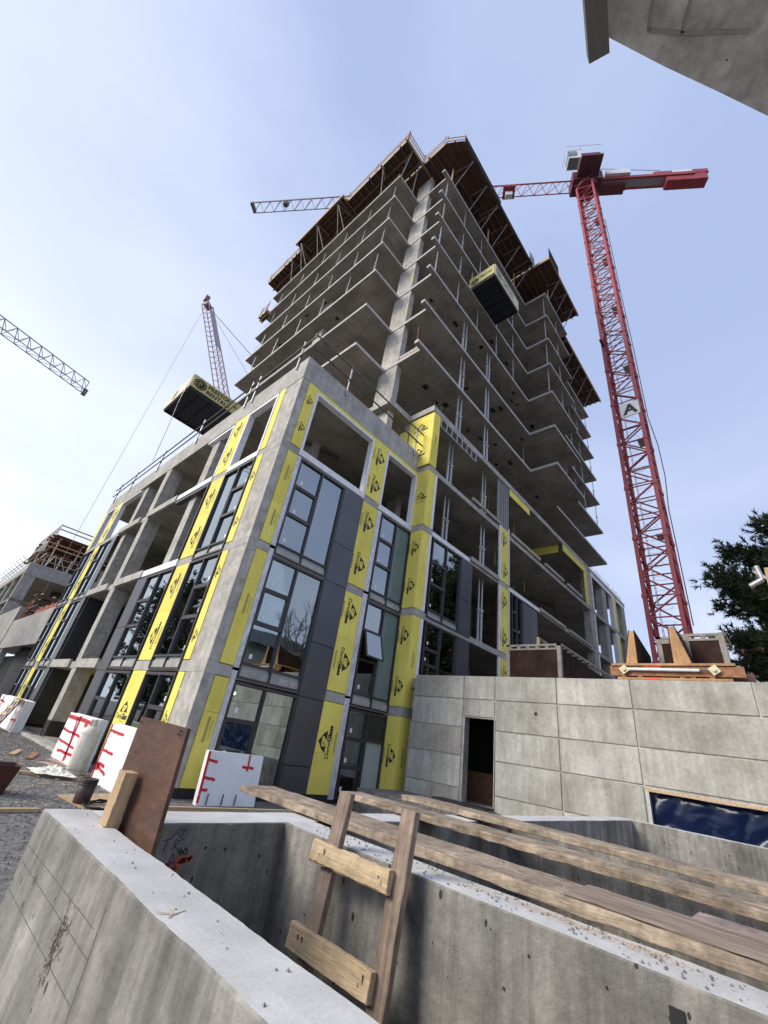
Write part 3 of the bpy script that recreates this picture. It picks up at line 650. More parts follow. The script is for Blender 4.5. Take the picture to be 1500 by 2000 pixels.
# yellow bulkhead under the roof slab
part('sheathing_panel', pb(MB(), 'Y', 19.5, 22.2, 15.55, 15.98, -.02, .012, at=YR), YEL, pod)
part('sheathing_panel', MB().box(19.5, 27.6, 13.4, 13.45, 15.3, 15.98), YEL, pod)
part('sheathing_panel', MB().box(27.6, 27.65, 10.1, 13.4, 15.4, 15.98), YEL, pod)
part('sheathing_panel', pb(MB(), 'Y', 27.6, 32.0, 15.45, 15.98, -.02, .012, at=YR), YEL, pod)
part('sheathing_panel', MB().box(31.7, 32.3, YR + .0, YR + .05, 12.9, 15.98), YEL, pod)
for a, b in ((3.0, 5.98), (6.24, 9.54), (9.80, 12.58), (12.86, 15.98)):
    part('column', MB().box(32.35, 33.2, YR + .01, YR + .5, a, b), COLM, pod)
    part('membrane_strip', pb(MB(), 'Y', 33.21, 33.4, a, b, -.05, .03, at=YR), WHT, pod)
    part('column', MB().box(36.0, 37.0, YR + .06, YR + .6, a, b), CONC, pod)
    sheath('Y', 38.9, 39.6, a, b, '', at=YR); part('membrane_strip', pb(MB(), 'Y', 38.5, 38.88, a, b, -.3, .03, at=YR), WHT, pod)
    part('column', MB().box(41.2, 42.3, YR + .02, YR + .6, a, b), CONC, pod)
    part('column', MB().box(41.2, 42.3, 17.0, 17.7, a, b), CONC, pod)
part('head_flashing', pb(MB(), 'Y', 33.4, 38.4, 15.70, 15.98, -.02, .02, at=YR).box(39.7, 42.2, YR - .02, YR + .02, 15.70, 15.98), WHT, pod)
gp = thing('guard_panel_row', 'row of pale blue guard panels with white rails along the terrace edge', 'railing', (31, 9.6, 6.2))
for k in range(8):
    part('guard_panel', MB().box(29.6 + k * 1.05, 30.58 + k * 1.05, 9.58, 9.62, 6.35, 7.7), mat('pale_blue_panel', (.30, .38, .46), (.36, .44, .52), rough=.3), gp)
part('rail', MB().bar((29.4, 9.6, 7.8), (42.3, 9.6, 7.8), .06, .08), WHT, gp)
# starter bars along the wing's roof
rb = MB()
for k in range(46):
    x = 31.5 + k * .24; rb.tube((x, 9.95, 16.3), (x + random.uniform(-.04, .04), 9.95, 16.3 + random.uniform(.5, .9)), .012, 3)
part('starter_bars', rb, REBAR, pod, kind='stuff')
rb = MB()
for x, y in ((11.9, 9.95), (12.4, 9.9), (12.1, 10.6), (17.9, 9.95), (18.4, 9.95), (14.6, 9.95)):
    rb.tube((x, y, 16.3), (x, y, 17.0), .014, 4)
part('starter_bars', rb, REBAR, pod, kind='stuff')
# yellow hanging straps and anchors under slabs
for (x, y, z) in ((20.5, 11.2, 12.6), (25.0, 11.5, 12.6), (20.2, 11.4, 9.55), (26.0, 11.6, 9.55), (23.4, 11.4, 16.0), (19.9, 11.4, 16.0)):
    part('hanging_strap', MB().box(x, x + .05, y, y + .01, z - .9, z), YEL, pod)

# ------------------------------------------------------------------ guard rails on the podium roof
def guard(name, label, pts, posts, zb, h=1.1, rails=(.62, 1.08), lean=0.0, m=DST, grp=None, cat='railing', rr=.034):
    t = thing(name, label, cat, (pts[0][0], pts[0][1], zb), grp)
    for zr in rails:
        for a, b in zip(pts, pts[1:]):
            part('rail', MB().tube((a[0], a[1], zb + zr), (b[0], b[1], zb + zr), rr, 8), m, t)
    for p in posts:
        part('rail_post', MB().tube((p[0], p[1], zb - .35), (p[0], p[1], zb + h + .1), rr * 1.1, 8), STL, t)
        part('coupler', MB().box(p[0] - .05, p[0] + .05, p[1] - .05, p[1] + .05, zb + rails[0] - .05, zb + rails[0] + .05), DST, t)
    return t
guard('guard_rail', 'scaffold pipe guard rail on the sunlit edge of the podium parapet', [(4.88, 10.1), (4.88, 32.4)],
      [(4.92, y) for y in (11.0, 14.1, 14.7, 19.3, 24.2, 28.6, 31.6)], 13.65, rails=(.35, .85))
guard('guard_rail', 'scaffold pipe guard rail on the shaded edge of the podium parapet', [(4.9, 10.27), (12.0, 10.27)],
      [(6.9, 10.32), (11.3, 10.32)], 13.65, rails=(.45, 1.1))

# ------------------------------------------------------------------ the tower
tw = thing('concrete_tower', 'unfinished concrete tower of stacked floor slabs rising behind the podium', 'building', (8.15, 9.75, 16.3))
TL = [19.2, 22.45, 25.72, 28.7, 31.6, 34.55, 37.5]
TP = [(8.15, 12.5), (10.32, 12.5), (10.32, 10.0), (9.85, 10.0), (9.85, 9.75), (22.6, 9.75), (22.6, 7.93), (27.6, 7.93), (27.6, 10.0), (39.5, 10.0),
      (39.5, 24.0), (33, 24.0), (33, 28.6), (8.15, 28.6)]
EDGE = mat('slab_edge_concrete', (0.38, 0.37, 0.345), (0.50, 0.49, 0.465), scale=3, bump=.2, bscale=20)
for z in TL:
    s = MB(); n = len(TP)
    s.prism(TP, z, z + .20); 
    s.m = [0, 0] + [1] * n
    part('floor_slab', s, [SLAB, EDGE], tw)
zs = [16.32] + [z + .20 for z in TL]; ze = TL + [40.3]
for k in range(8):
    part('corner_column', MB().box(10.36, 10.73, 11.53, 12.83, zs[k], ze[k]), COLM, tw)
    for (x, y) in ((8.9, 18.0), (9.4, 24.5), (15.5, 13.2), (21.5, 13.2), (28.6, 13.5), (34.5, 13.5), (13.5, 20)):
        part('column', MB().box(x, x + .35, y, y + .9, zs[k], ze[k]), CONC, tw)
    part('core_wall', MB().box(14.5, 30, 16.2, 16.45, zs[k], ze[k]), CONC, tw)
    part('core_wall', MB().box(12.6, 12.8, 16.5, 27.0, zs[k], ze[k]), CONC, tw)
part('corner_column', MB().box(10.36, 10.73, 11.53, 12.83, 12.9, 16.0), COLM, tw)
# yellow strip and loose red pipes at the corner column
for z in (23.2, 26.3): part('caution_strip', MB().box(10.34, 10.358, 11.55, 11.60, z, z + 1.2), YEL, tw)
for z, y in ((19.4, 10.6), (16.35, 12.9)): part('sprinkler_pipe', MB().tube((10.6, y, z), (10.6, y, z + 2.4), .03, 6), mat('red_oxide_pipe', (.25, .06, .04), rough=.6), tw)
part('edge_form', MB().box(10.30, 10.36, 10.05, 11.4, 19.42, 19.62), mat('pinkish_form_board', (.42, .33, .30), rough=.7), tw)
# safety cables strung between posts
for i in (3, 4, 5, 6):
    z = TL[i] + .2
    part('guard_cable', MB().tube((8.3, 12.9, z + 1.0), (8.3, 28.0, z + 1.0), .012, 4), DST, tw)
    part('guard_cable', MB().tube((10.2, 9.95, z + 1.0), (22.6, 9.95, z + 1.0), .012, 4), DST, tw)
    part('guard_cable', MB().tube((8.3, 12.7, z + 1.0), (10.3, 12.7, z + 1.0), .012, 4), DST, tw)

for i, (x, y, dx_) in enumerate(((11.5, 9.9, 3.0), (15.2, 9.9, 2.2), (19.0, 9.9, 2.8), (23.2, 8.1, 2.4), (12.6, 10.3, 3.4))):
    z = TL[(i * 2 + 1) % 7] - .25
    part('hanging_cable', MB().path([(x + dx_ * t / 8, y, z - 1.1 * math.sin(math.pi * t / 8)) for t in range(9)], .016, 4), DST, tw)
for i in range(26):
    k = random.choice((0, 0, 1, 1, 2, 3)); x = random.uniform(11, 27); y = random.uniform(9.95, 11.6); z = TL[k]
    part('ceiling_box', MB().box(x, x + random.uniform(.12, .5), y, y + random.uniform(.1, .3), z - .03, z - .001), MEMB, tw)
for i in range(14):
    y = random.uniform(13, 27); k = random.choice((1, 2, 3)); x = random.uniform(8.5, 9.8)
    part('ceiling_box', MB().box(x, x + random.uniform(.1, .3), y, y + random.uniform(.1, .4), TL[k] - .03, TL[k] - .001), MEMB, tw)
# shoring posts between the slabs, each with tube, sleeve, collar and plates
ORD = ['first', 'second', 'third', 'fourth', 'fifth', 'sixth', 'seventh', 'eighth', 'ninth', 'tenth', 'eleventh', 'twelfth']
def shoring(x, y, z0, z1, label, m=STL, r=.045):
    t = thing('shoring_post', label, 'shoring post', (x, y, z0), 'steel shoring posts standing between the floors')
    h = z1 - z0; c = z0 + h * .52
    part('outer_tube', MB().tube((x, y, z0 + .015), (x, y, c), r, 8), m, t)
    part('inner_tube', MB().tube((x, y, c), (x, y, z1 - .015), r * .72, 8), m, t)
    part('collar', MB().tube((x, y, c - .07), (x, y, c + .05), r * 1.55, 8).tube((x - .12, y, c), (x + .12, y, c), .012, 5), m, t)
    part('end_plate', MB().box(x - .08, x + .08, y - .08, y + .08, z0, z0 + .015), m, t)
    return t
LN = ['podium roof', 'lowest tower floor', 'second tower floor', 'third tower floor', 'fourth tower floor', 'fifth tower floor', 'sixth tower floor', 'seventh tower floor']
bz = [(16.32, TL[0])] + [(TL[k] + .2, TL[k + 1]) for k in range(6)]
for k in range(7):
    a, b = bz[k]
    if k < 3:
        for q, x in enumerate((14.0, 14.32, 16.9, 17.22)):
            shoring(x, 10.05, a, b, 'steel post on the %s, shaded face, %s along the paired posts' % (LN[k], ORD[q]), r=.068)
    if k == 1:
        shoring(23.4, 10.6, a, b, 'single steel post on the %s near the stepped slab edge' % LN[k])
    if k >= 3:
        for q, x in enumerate((10.6, 13.0, 15.4, 18.0, 20.6)):
            shoring(x, 10.0, a, b, 'steel post on the %s, shaded face, %s from the corner column' % (LN[k], ORD[q]))
        for q, x in enumerate((22.9, 25.6)):
            shoring(x, 8.25, a, b, 'steel post on the %s under the stepped balcony, %s past the notch' % (LN[k], ORD[q]))
        for q, y in enumerate((13.1, 15.6, 18.3, 21.0, 24.0, 27.2)):
            shoring(8.45, y, a, b, 'steel post on the %s, sunlit face, %s from the corner balcony' % (LN[k], ORD[q]))
    if k >= 2:
        for q, x in enumerate((29.4, 31.6, 33.8, 36.0, 39.2)):
            shoring(x, 10.35, a, b, 'steel post on the %s, far end of the shaded face, %s along' % (LN[k], ORD[q]))
# posts inside the stepped-out podium bays
for k, (a, b, nm) in enumerate(((12.86, 16.0, 'top podium storey'), (9.80, 12.6, 'fourth podium storey'), (6.24, 9.55, 'third podium storey'))):
    for q, x in enumerate((13.9, 14.2, 17.3, 17.6)):
        if k == 2 and q < 2: continue
        shoring(x, 10.3, a, b, 'steel post in the %s of the stepped-out face, %s of its row' % (nm, ORD[q]), r=.068)

# ------------------------------------------------------------------ slab formwork round the top of the tower
FZ = 40.42
PRP = mat('dull_prop_steel', (.13, .125, .12), (.24, .235, .23), rough=.6)
def fly(label, x0, x1, y0, y1, axis, step, rails=(), braces=(), z=FZ, chamfer=None, posts=True, thick=.13):
    t = thing('formwork_table', label, 'formwork', (x0, y0, z), 'formwork tables round the top of the tower')
    poly = [(x0, y0), (x1, y0), (x1, y1), (x0, y1)]
    if chamfer: poly = [(x0 + chamfer, y0), (x1, y0), (x1, y1), (x0, y1), (x0, y0 + chamfer * 1.6)]
    part('deck', MB().prism(poly, z + .2, z + .24), FPLY, t)
    if axis == 'x':
        n = int((y1 - y0) / step)
        for k in range(n + 1):
            y = y0 + .06 + k * (y1 - y0 - .12) / n
            xs_ = x0 + (max(0, chamfer - (y - y0) / 1.6) if chamfer else 0)
            part('joist', MB().box(xs_ - random.uniform(0, .16), x1, y - .04, y + .04, z, z + .2), RUST, t)
        for xx in (x0 + (x1 - x0) * .38, x0 + (x1 - x0) * .85): part('stringer', MB().box(xx - .05, xx + .05, y0 + (chamfer or 0) * 1.6, y1, z - .22, z), RUST, t)
    else:
        n = int((x1 - x0) / step)
        for k in range(n + 1):
            x = x0 + .06 + k * (x1 - x0 - .12) / n
            part('joist', MB().box(x - .04, x + .04, y0 - random.uniform(0, .15), y1 + random.uniform(0, .1), z, z + .2), RUST, t)
        for yy in (y0 + .3, (y0 + y1) / 2, y1 - .3): part('stringer', MB().box(x0, x1, yy - .05, yy + .05, z - .2, z), RUST, t)
    part('edge_board', MB().box(x0 + (chamfer or 0), x1, y0 - .045, y0 - .005, z + .02, z + .36), LUM, t)
    part('edge_board', MB().box(x0 - .045, x0 - .005, y0 + (chamfer or 0) * 1.6, y1, z + .02, z + .36), LUM, t)
    for (a, b) in rails:
        a = Vector((*a, 0)); b = Vector((*b, 0)); L_ = (b - a).length; n = max(1, int(L_ / 2.2))
        for zr in (.75, 1.25): part('guard_board', MB().bar(a + Vector((0, 0, z + zr)), b + Vector((0, 0, z + zr)), .04, .11), LUM, t)
        for k in range(n + 1):
            p = a + (b - a) * k / n; part('guard_post', MB().tube((p.x, p.y, z + .1), (p.x, p.y, z + 1.55), .035, 5), ORF, t)
    for (p, q) in braces:
        part('prop_head', MB().box(q[0] - .10, q[0] + .10, q[1] - .10, q[1] + .10, q[2] - .06, q[2] + .04).tube((q[0], q[1], q[2]), (q[0], q[1] - .12 if axis == 'x' and y0 < 11 else q[1], q[2] + .55), .03, 5), PRP, t)
        part('raking_prop', MB().tube(p, q, .04, 6), PRP, t); part('raking_prop', MB().tube((q[0], q[1], q[2] - .02), (p[0], p[1], FZ - .35), .035, 6), PRP, t)
    return t
zb = TL[-1] + .25
def rk(x, y, dx, dy): return ((x, y, zb), (x + dx, y + dy, FZ - .1))
fly('brown formwork table over the corner balcony of the sunlit face', 7.5, 9.35, 11.7, 18.2, 'x', .62, rails=[((7.45, 11.65), (7.45, 18.2)), ((7.5, 11.65), (9.3, 11.65))],
    braces=[rk(8.3, 12.6, -.1, -.8), rk(9.6, 12.55, -.5, -.75), rk(8.2, 14.5, -.6, -.3)])
fly('brown formwork table with boards running along the sunlit edge', 6.95, 9.0, 18.25, 24.6, 'y', .36,
    braces=[rk(8.2, 18.6, -1.1, .25), rk(8.2, 19.4, -1.1, -.5), rk(8.2, 21.2, -1.1, .3), rk(8.2, 22.0, -1.1, -.4), rk(8.2, 23.6, -1.1, .3), rk(8.2, 24.3, -1.1, -.4)])
fly('brown formwork table at the far end of the sunlit face', 7.6, 9.4, 24.65, 30.0, 'x', .55, rails=[((7.55, 24.7), (7.55, 30.0))], braces=[rk(8.3, 26, -.6, 0)])
fly('large dark formwork table projecting over the shaded face by the column', 9.42, 15.4, 8.45, 11.66, 'x', .48, chamfer=.72, rails=[((9.38, 9.7), (9.38, 11.6)), ((9.5, 9.6), (10.2, 8.5))],
    braces=[rk(11.2, 9.9, .3, -1.3), rk(13.2, 9.9, .3, -1.3), rk(14.9, 9.9, .3, -1.3)])
fly('middle formwork table above the shaded face of the tower', 15.45, 21.5, 8.5, 11.66, 'x', .48, braces=[rk(16.6, 9.9, .3, -1.3), rk(18.8, 9.9, .3, -1.3), rk(20.9, 9.9, .3, -1.3)])
fly('formwork table stepping out above the stacked stepped balconies', 21.6, 28.4, 7.0, 11.66, 'x', .48, braces=[rk(23.6, 8.1, .3, -1.0), rk(25.2, 8.1, .3, -1.0), rk(27.0, 8.1, .3, -1.0)])
fly('formwork table on the remote wing of the shaded face', 28.5, 40.9, 8.85, 11.66, 'x', .48, braces=[rk(30, 10.1, .3, -1.1), rk(32, 10.1, .3, -1.1), rk(34, 10.1, .3, -1.1), rk(36, 10.1, .3, -1.1), rk(38, 10.1, .3, -1.1)])
fly('inner formwork deck covering the middle of the tower top', 9.45, 40.0, 11.7, 27.5, 'x', 1.2)
t = thing('plywood_upstand', 'bare plywood upstand at the outer lip of the shaded top edge', 'formwork', (15, 8.4, FZ))
part('panel', MB().box(10.1, 15.4, 8.36, 8.40, FZ - .1, FZ + .75), FPLD, t)
part('panel', MB().box(15.45, 21.4, 8.41, 8.45, FZ - .1, FZ + .45), FPLD, t)
t = thing('plywood_box', 'grey plywood edge box sticking up by the top balcony step', 'formwork', (22.0, 7.0, FZ))
part('side_panel', MB().box(20.6, 21.55, 8.3, 8.35, FZ + .1, FZ + 1.3), mat('grey_ply', (.32, .30, .28), (.42, .40, .37)), t)
part('side_panel', MB().box(21.5, 23.6, 6.95, 6.99, FZ + .1, FZ + 1.5), FPLD, t)
for k, (x, y) in enumerate(((8.6, 13.4), (8.7, 18.0), (8.7, 22.5), (8.8, 26.5), (10.9, 9.95), (16.2, 9.95), (20.8, 9.95), (24.0, 8.2))):
    single('timber_prop', MB().bar((x, y, zs[7]), (x + .05, y, FZ - .2), .10, .10, up=(1, 0, 0)), LUM,
           ['pale timber prop over the corner balcony, sunlit face', 'pale timber prop, second along the sunlit top floor', 'pale timber prop, third along the sunlit top floor', 'pale timber prop at the remote end of the sunlit top floor',
            'pale timber prop beside the corner column, shaded top floor', 'pale timber prop above the hanging platform, shaded top floor', 'pale timber prop before the balcony step, shaded top floor', 'pale timber prop on the stepped top balcony'][k], 'prop', 'timber props on the top floor')
# far-left lower deck seen past the tower edge
fly('small red edged platform sticking out low on the far tower corner', 7.72, 8.12, 27.2, 28.4, 'x', .5, z=33.7, rails=[((7.68, 27.2), (7.68, 28.4))])

# ------------------------------------------------------------------ hanging loading platforms
def platform(label, x0, x1, y0, y1, z, face, loc):
    t = thing('loading_platform', label, 'loading platform', loc, 'hanging loading platforms on the tower')
    h = 1.18
    part('deck_plate', MB().box(x0, x1, y0, y1, z + .12, z + .17), NAVY, t)
    nx = 5; ny = 5
    for k in range(nx + 1):
        x = x0 + .04 + (x1 - x0 - .08) * k / nx; part('floor_beam', MB().box(x - .03, x + .03, y0 + .09, y1 - .09, z, z + .12), NAVY, t)
    for y in (y0 + .04, y1 - .04): part('side_beam', MB().box(x0, x1, y - .04, y + .04, z, z + .2), NAVY, t)
    if face == 'L':      # projects from the sunlit face: long side panel faces the yard, end panel faces out
        p = part('side_panel', MB().box(x0, x1, y0 - .05, y0 - .002, z + .2, z + h), PYEL, t)
        e = part('end_panel', MB().box(x0 - .06, x0 - .01, y0, y1, z + .1, z + h), PPAL, t)
        part('side_panel', MB().box(x0, x1, y1 + .002, y1 + .05, z + .2, z + h), PYEL, t)
        pm_, em_ = frame_m((x0, y0 - .054, z), (1, 0, 0), UP), frame_m((x0 - .064, y1, z), (0, -1, 0), UP)
    else:
        p = part('side_panel', MB().box(x0 - .05, x0 - .002, y0, y1, z + .2, z + h), PYEL, t)
        e = part('end_panel', MB().box(x0, x1, y0 - .06, y0 - .01, z + .1, z + h), PPAL, t)
        part('side_panel', MB().box(x1 + .002, x1 + .05, y0, y1, z + .2, z + h), PYEL, t)
        pm_, em_ = frame_m((x0 - .054, y1, z), (0, -1, 0), UP), frame_m((x0, y0 - .064, z), (1, 0, 0), UP)
    return t, p, e, pm_, em_
def emblem(sx=1.0):
    mb = MB(); n = 28
    def ell(r, z, mi, x0=.52, y0=.68): 
        mb.add([(x0 + math.cos(2 * math.pi * i / n) * r * 1.0, y0 + math.sin(2 * math.pi * i / n) * r * .92, z) for i in range(n)], [tuple(range(n))], mi)
    ell(.42, 0, 0); ell(.33, .002, 1); ell(.305, .004, 0)
    p_ = text_mb('P', .46, .01); put_text(mb, p_, .40, .52, .006, 1); c_ = text_mb('P', .36, .0); put_text(mb, c_, .425, .55, .008, 0)
    mb.add([(.05, .50, .007), (.30, .62, .007), (.30, .66, .007), (.05, .56, .007)], [(0, 1, 2, 3)], 1)
    return mb
em = emblem()
t, p, e, pm_, em_ = platform('yellow sided hanging platform with black lettering over the podium parapet', 4.35, 8.3, 23.7, 27.6, 19.25, 'L', (6.3, 25.6, 19.25))
inst('printed_emblem', emblem().mesh('printed_emblem', [BLK, PYEL]), p, pm_)
def word(tx, size, bold, x, y, parent, m_, material, sx=1.0):
    lt = MB(); put_text(lt, text_mb(tx, size, bold, sx), x, y, .002, 0); inst('printed_word', lt.mesh('printed_word', [material]), parent, m_)
word('PRESTON', .40, .014, 1.02, .74, p, pm_, BLK); word('RENTALS', .40, .014, 1.02, .34, p, pm_, BLK); word('SUPERDECK', .24, .008, 2.95, .66, p, pm_, BLK)
inst('printed_emblem', em.mesh('printed_emblem', [mat('olive_print', (.20, .19, .13), rough=.7), PPAL]), e, em_ @ Matrix.Translation((.9, 0, 0)))
part('hanging_strap', MB().path([(4.25, 23.6, 20.4), (4.2, 23.62, 19.4), (4.25, 23.9, 18.0), (4.5, 24.6, 16.4), (4.75, 25.4, 14.4)], .018, 6), STL, t)
t, p, e, pm_, em_ = platform('black bottomed hanging platform with yellow side high on the shaded face', 14.1, 17.4, 8.05, 9.9, 28.9, 'R', (15.7, 9.0, 28.9))
inst('printed_emblem', emblem().mesh('printed_emblem', [BLK, PYEL]), p, pm_ @ Matrix.Scale(.8, 4)); word('PRESTON', .34, .012, .80, .55, p, pm_, BLK, .62)
inst('printed_emblem', emblem().mesh('printed_emblem', [MATS['olive_print'], PPAL]), e, em_); word('PRESTON', .34, .012, 1.05, .72, e, em_, MATS['olive_print']); word('RENTALS', .34, .012, 1.05, .36, e, em_, MATS['olive_print'])
for x in (14.4, 17.1): single('platform_prop', MB().tube((x, 9.98, 29.1), (x, 9.98, 31.6), .05, 6), STL,
    'steel prop clamping the hanging platform, ' + ('nearer the corner column' if x < 15 else 'farther from the corner column'), 'prop', 'props clamping the hanging platform')

# ------------------------------------------------------------------ the main red tower crane
def unit_bar(r, m, name, n=5):
    return MB().tube((0, 0, 0), (0, 0, 1), r, n).mesh(name, m)
def bar_inst(name, me, p, q, parent):
    p = Vector(p); q = Vector(q); d = q - p; L_ = d.length; z = d / L_; x = z.orthogonal().normalized(); y = z.cross(x)
    m = Matrix((x, y, z)).transposed().to_4x4() @ Matrix.Diagonal((1, 1, L_, 1)); m.translation = p
    return inst(name, me, parent, m)
cx0, cx1, cy0, cy1 = 26.95, 28.60, 3.42, 5.06
cr = thing('tower_crane', 'tall red lattice tower crane standing behind the formwork boxes', 'crane', ((cx0 + cx1) / 2, (cy0 + cy1) / 2, 3.8))
DBR = unit_bar(.055, REDC, 'diagonal_brace'); HBR = unit_bar(.045, REDC, 'cross_brace')
corners = [(cx0, cy0), (cx1, cy0), (cx1, cy1), (cx0, cy1)]
NS = 15; H0 = 3.8; H1 = 60.2; sh = (H1 - H0) / NS
for k in range(NS):
    z0_ = H0 + k * sh; z1_ = z0_ + sh
    mb = MB()
    for (x, y) in corners: mb.box(x - .105, x + .105, y - .105, y + .105, z0_ + .01, z1_ - .01); 
    for (x, y) in corners: mb.box(x - .14, x + .14, y - .14, y + .14, z0_ - .10, z0_ + .10)
    sec = part('mast_section', mb, REDC, cr)
    for j in range(3):
        a = z0_ + j * sh / 3; b = a + sh / 3
        for c in range(4):
            p = corners[c]; q = corners[(c + 1) % 4]
            if (j + c + k) % 2: p, q = q, p
            bar_inst('diagonal_brace', DBR, (p[0], p[1], a), (q[0], q[1], b), sec)
            bar_inst('cross_brace', HBR, (p[0], p[1], b), (q[0], q[1], b), sec)
    if k % 2 == 1:
        part('rest_platform', MB().box(cx0 + .45, cx1 - .25, cy0 + .15, cy0 + .6, z0_ + .3, z0_ + .33), STL, sec)
ld = MB(); lx, ly = cx0 + .75, cy1 - .45
ld.tube((lx, ly, H0), (lx, ly, H1), .02, 4).tube((lx + .4, ly, H0), (lx + .4, ly, H1), .02, 4)
z = H0
while z < H1: ld.tube((lx, ly, z), (lx + .4, ly, z), .012, 3); z += .32
z = H0 + .8
while z < H1 - 1:
    pts = [(lx + .2 + .36 * math.cos(tt), ly - .36 + .36 * math.sin(tt), z) for tt in [math.pi * (.65 + 1.7 * i / 8) for i in range(9)]]
    ld.path(pts, .01, 3); z += .9
part('caged_ladder', ld, STL, cr, kind='stuff')
sg = part('letter_board', MB().box(cx0 - .16, cx0 - .12, 3.38, 4.62, 24.8, 26.05), CWHT, cr)
la = MB(); ta = text_mb('A', 1.25, .05); put_text(la, ta, 0, 0); inst('printed_letter', la.mesh('printed_letter', [mat('dark_letter', (.05, .055, .06))]), sg, frame_m((cx0 - .164, 4.48, 25.0), (0, -1, 0), UP))
part('power_cable', MB().path([(cx1 + .2, cy0 - .1, H1 - 6)] + [(cx1 + .2 + .15 * math.sin(i), cy0 - .12 - (.30 if i in (12, 13) else .08), H1 - 6 - i * 2.6) for i in range(18)], .03, 5), DST, cr)
cc = Vector(((cx0 + cx1) / 2, (cy0 + cy1) / 2, 0))
part('slewing_ring', MB().tube(cc + Vector((0, 0, H1)), cc + Vector((0, 0, H1 + .5)), 1.15, 20).box(cx0 - .2, cx1 + .2, cy0 - .2, cy1 + .2, H1 + .5, H1 + .8), DRED, cr)
J = Vector((-.566, .824, 0)); Pn = Vector((J.y, -J.x, 0))          # jib direction; Pn points to the crane's right
jz = 61.3
def jp(a, b, z): return cc + J * a + Pn * b + Vector((0, 0, z))
def obox(a0, a1, b0, b1, z0, z1):
    vs = [jp(a, b, z) for z in (z0, z1) for a, b in ((a0, b0), (a1, b0), (a1, b1), (a0, b1))]
    return MB().add(vs, [(0, 3, 2, 1), (4, 5, 6, 7), (0, 1, 5, 4), (1, 2, 6, 5), (2, 3, 7, 6), (3, 0, 4, 7)])
part('turntable_frame', obox(-1.6, 1.6, -.9, .9, H1 + .8, H1 + 2.6), DRED, cr)
mc = part('machinery_deck', obox(-1.1, 1.2, -2.9, -.9, jz + .2, jz + .5), DRED, cr)
part('electrical_cabinet', obox(-1.0, 1.1, -2.5, -1.0, jz + .5, jz + 1.9), DRED, cr)
for k in range(7): part('cabinet_rib', obox(-1.0 + k * .33, -.93 + k * .33, -2.88, -.92, jz + .14, jz + .2), DST, cr)
for k in range(5): part('cabinet_rib', obox(-1.05, -1.0, -2.4 + k * .33, -2.34 + k * .33, jz + .5, jz + 1.9), DST, cr)
cab = part('operator_cab', obox(1.25, 2.6, -2.9, -1.7, jz - .1, jz + 1.8), CWHT, cr)
part('cab_window', obox(1.7, 2.64, -2.94, -1.8, jz + .3, jz + 1.4), mat('cab_glass', (.14, .20, .20), rough=.12, fine=0), cab)
part('cab_window', obox(1.5, 2.5, -2.8, -1.8, jz - .14, jz - .11), MATS['cab_glass'], cab)
part('cab_rail', MB().path([jp(1.2, -3.15, jz + 1), jp(2.9, -3.15, jz + 1), jp(2.9, -1.5, jz + 1)], .02, 4).path([jp(2.9, -3.15, jz - .1), jp(2.9, -3.15, jz + 2.1), jp(1.2, -3.15, jz + 2.1)], .02, 4), STL, cr)
part('deck_rail', MB().path([jp(-1.1, -2.9, jz + 2.7), jp(1.2, -2.9, jz + 2.7), jp(1.2, -.9, jz + 2.7)], .02, 4).path([jp(1.2, -2.9, jz + 1.9), jp(1.2, -2.9, jz + 2.7)], .02, 4).path([jp(0, -2.9, jz + 1.9), jp(0, -2.9, jz + 2.7)], .02, 4), STL, cr)
JB = unit_bar(.035, JGRY, 'jib_brace'); JB2 = unit_bar(.035, REDC, 'jib_brace')
JLen = 42.0; nsec = 7; sl = JLen / nsec
for k in range(nsec):
    a0 = 1.4 + k * (JLen - 1.4) / nsec; a1 = 1.4 + (k + 1) * (JLen - 1.4) / nsec; m = REDC if k < 2 else JGRY; br = JB2 if k < 2 else JB
    hh = 1.55
    mb = MB().tube(jp(a0, -.6, jz), jp(a1, -.6, jz), .06, 6).tube(jp(a0, .6, jz), jp(a1, .6, jz), .06, 6).tube(jp(a0, 0, jz + hh), jp(a1, 0, jz + hh), .07, 6)
    sec = part('jib_section', mb, m, cr)
    npn = 4; st_ = (a1 - a0) / npn
    for j in range(npn):
        u = a0 + j * st_; v = u + st_ / 2; w_ = u + st_
        for sb_ in (-.6, .6):
            bar_inst('jib_brace', br, jp(u, sb_, jz), jp(v, 0, jz + hh), sec); bar_inst('jib_brace', br, jp(v, 0, jz + hh), jp(w_, sb_, jz), sec)
        bar_inst('jib_brace', br, jp(u, -.6, jz), jp(w_, .6, jz), sec)
tr_ = part('trolley', obox(8.0, 9.4, -.7, .7, jz - .35, jz - .1), REDC, cr)
part('hook_block', obox(8.3, 9.1, -.25, .25, jz - 1.3, jz - .5), CWHT, cr)
part('trolley', obox(37.0, 37.6, -.25, .25, jz + .2, jz + .9), DST, cr)
part('jib_end', obox(41.7, 42.0, -.55, .55, jz - .1, jz + .5), DST, cr)
part('counter_jib', obox(-11.2, -1.0, -.62, -.40, jz, jz + .45), REDC, cr)
part('counter_jib', obox(-11.2, -1.0, .40, .62, jz, jz + .45), REDC, cr)
part('walkway', obox(-10.5, -1.0, -.39, .39, jz + .02, jz + .08), mat('walkway_grey', (.30, .28, .29)), cr)
part('hoist_winch', obox(-4.6, -2.0, -.9, .9, jz + .5, jz + 1.4), CWHT, cr)
part('winch_tray', obox(-4.2, -1.0, -.2, .9, jz - .4, jz - .05), DRED, cr)
cwt = part('counterweight', obox(-12.4, -8.3, -.5, .5, jz - .95, jz + .3), REDC, cr)
part('counterweight_frame', obox(-12.7, -7.2, -.5, .5, jz + .46, jz + 1.2), REDC, cr)
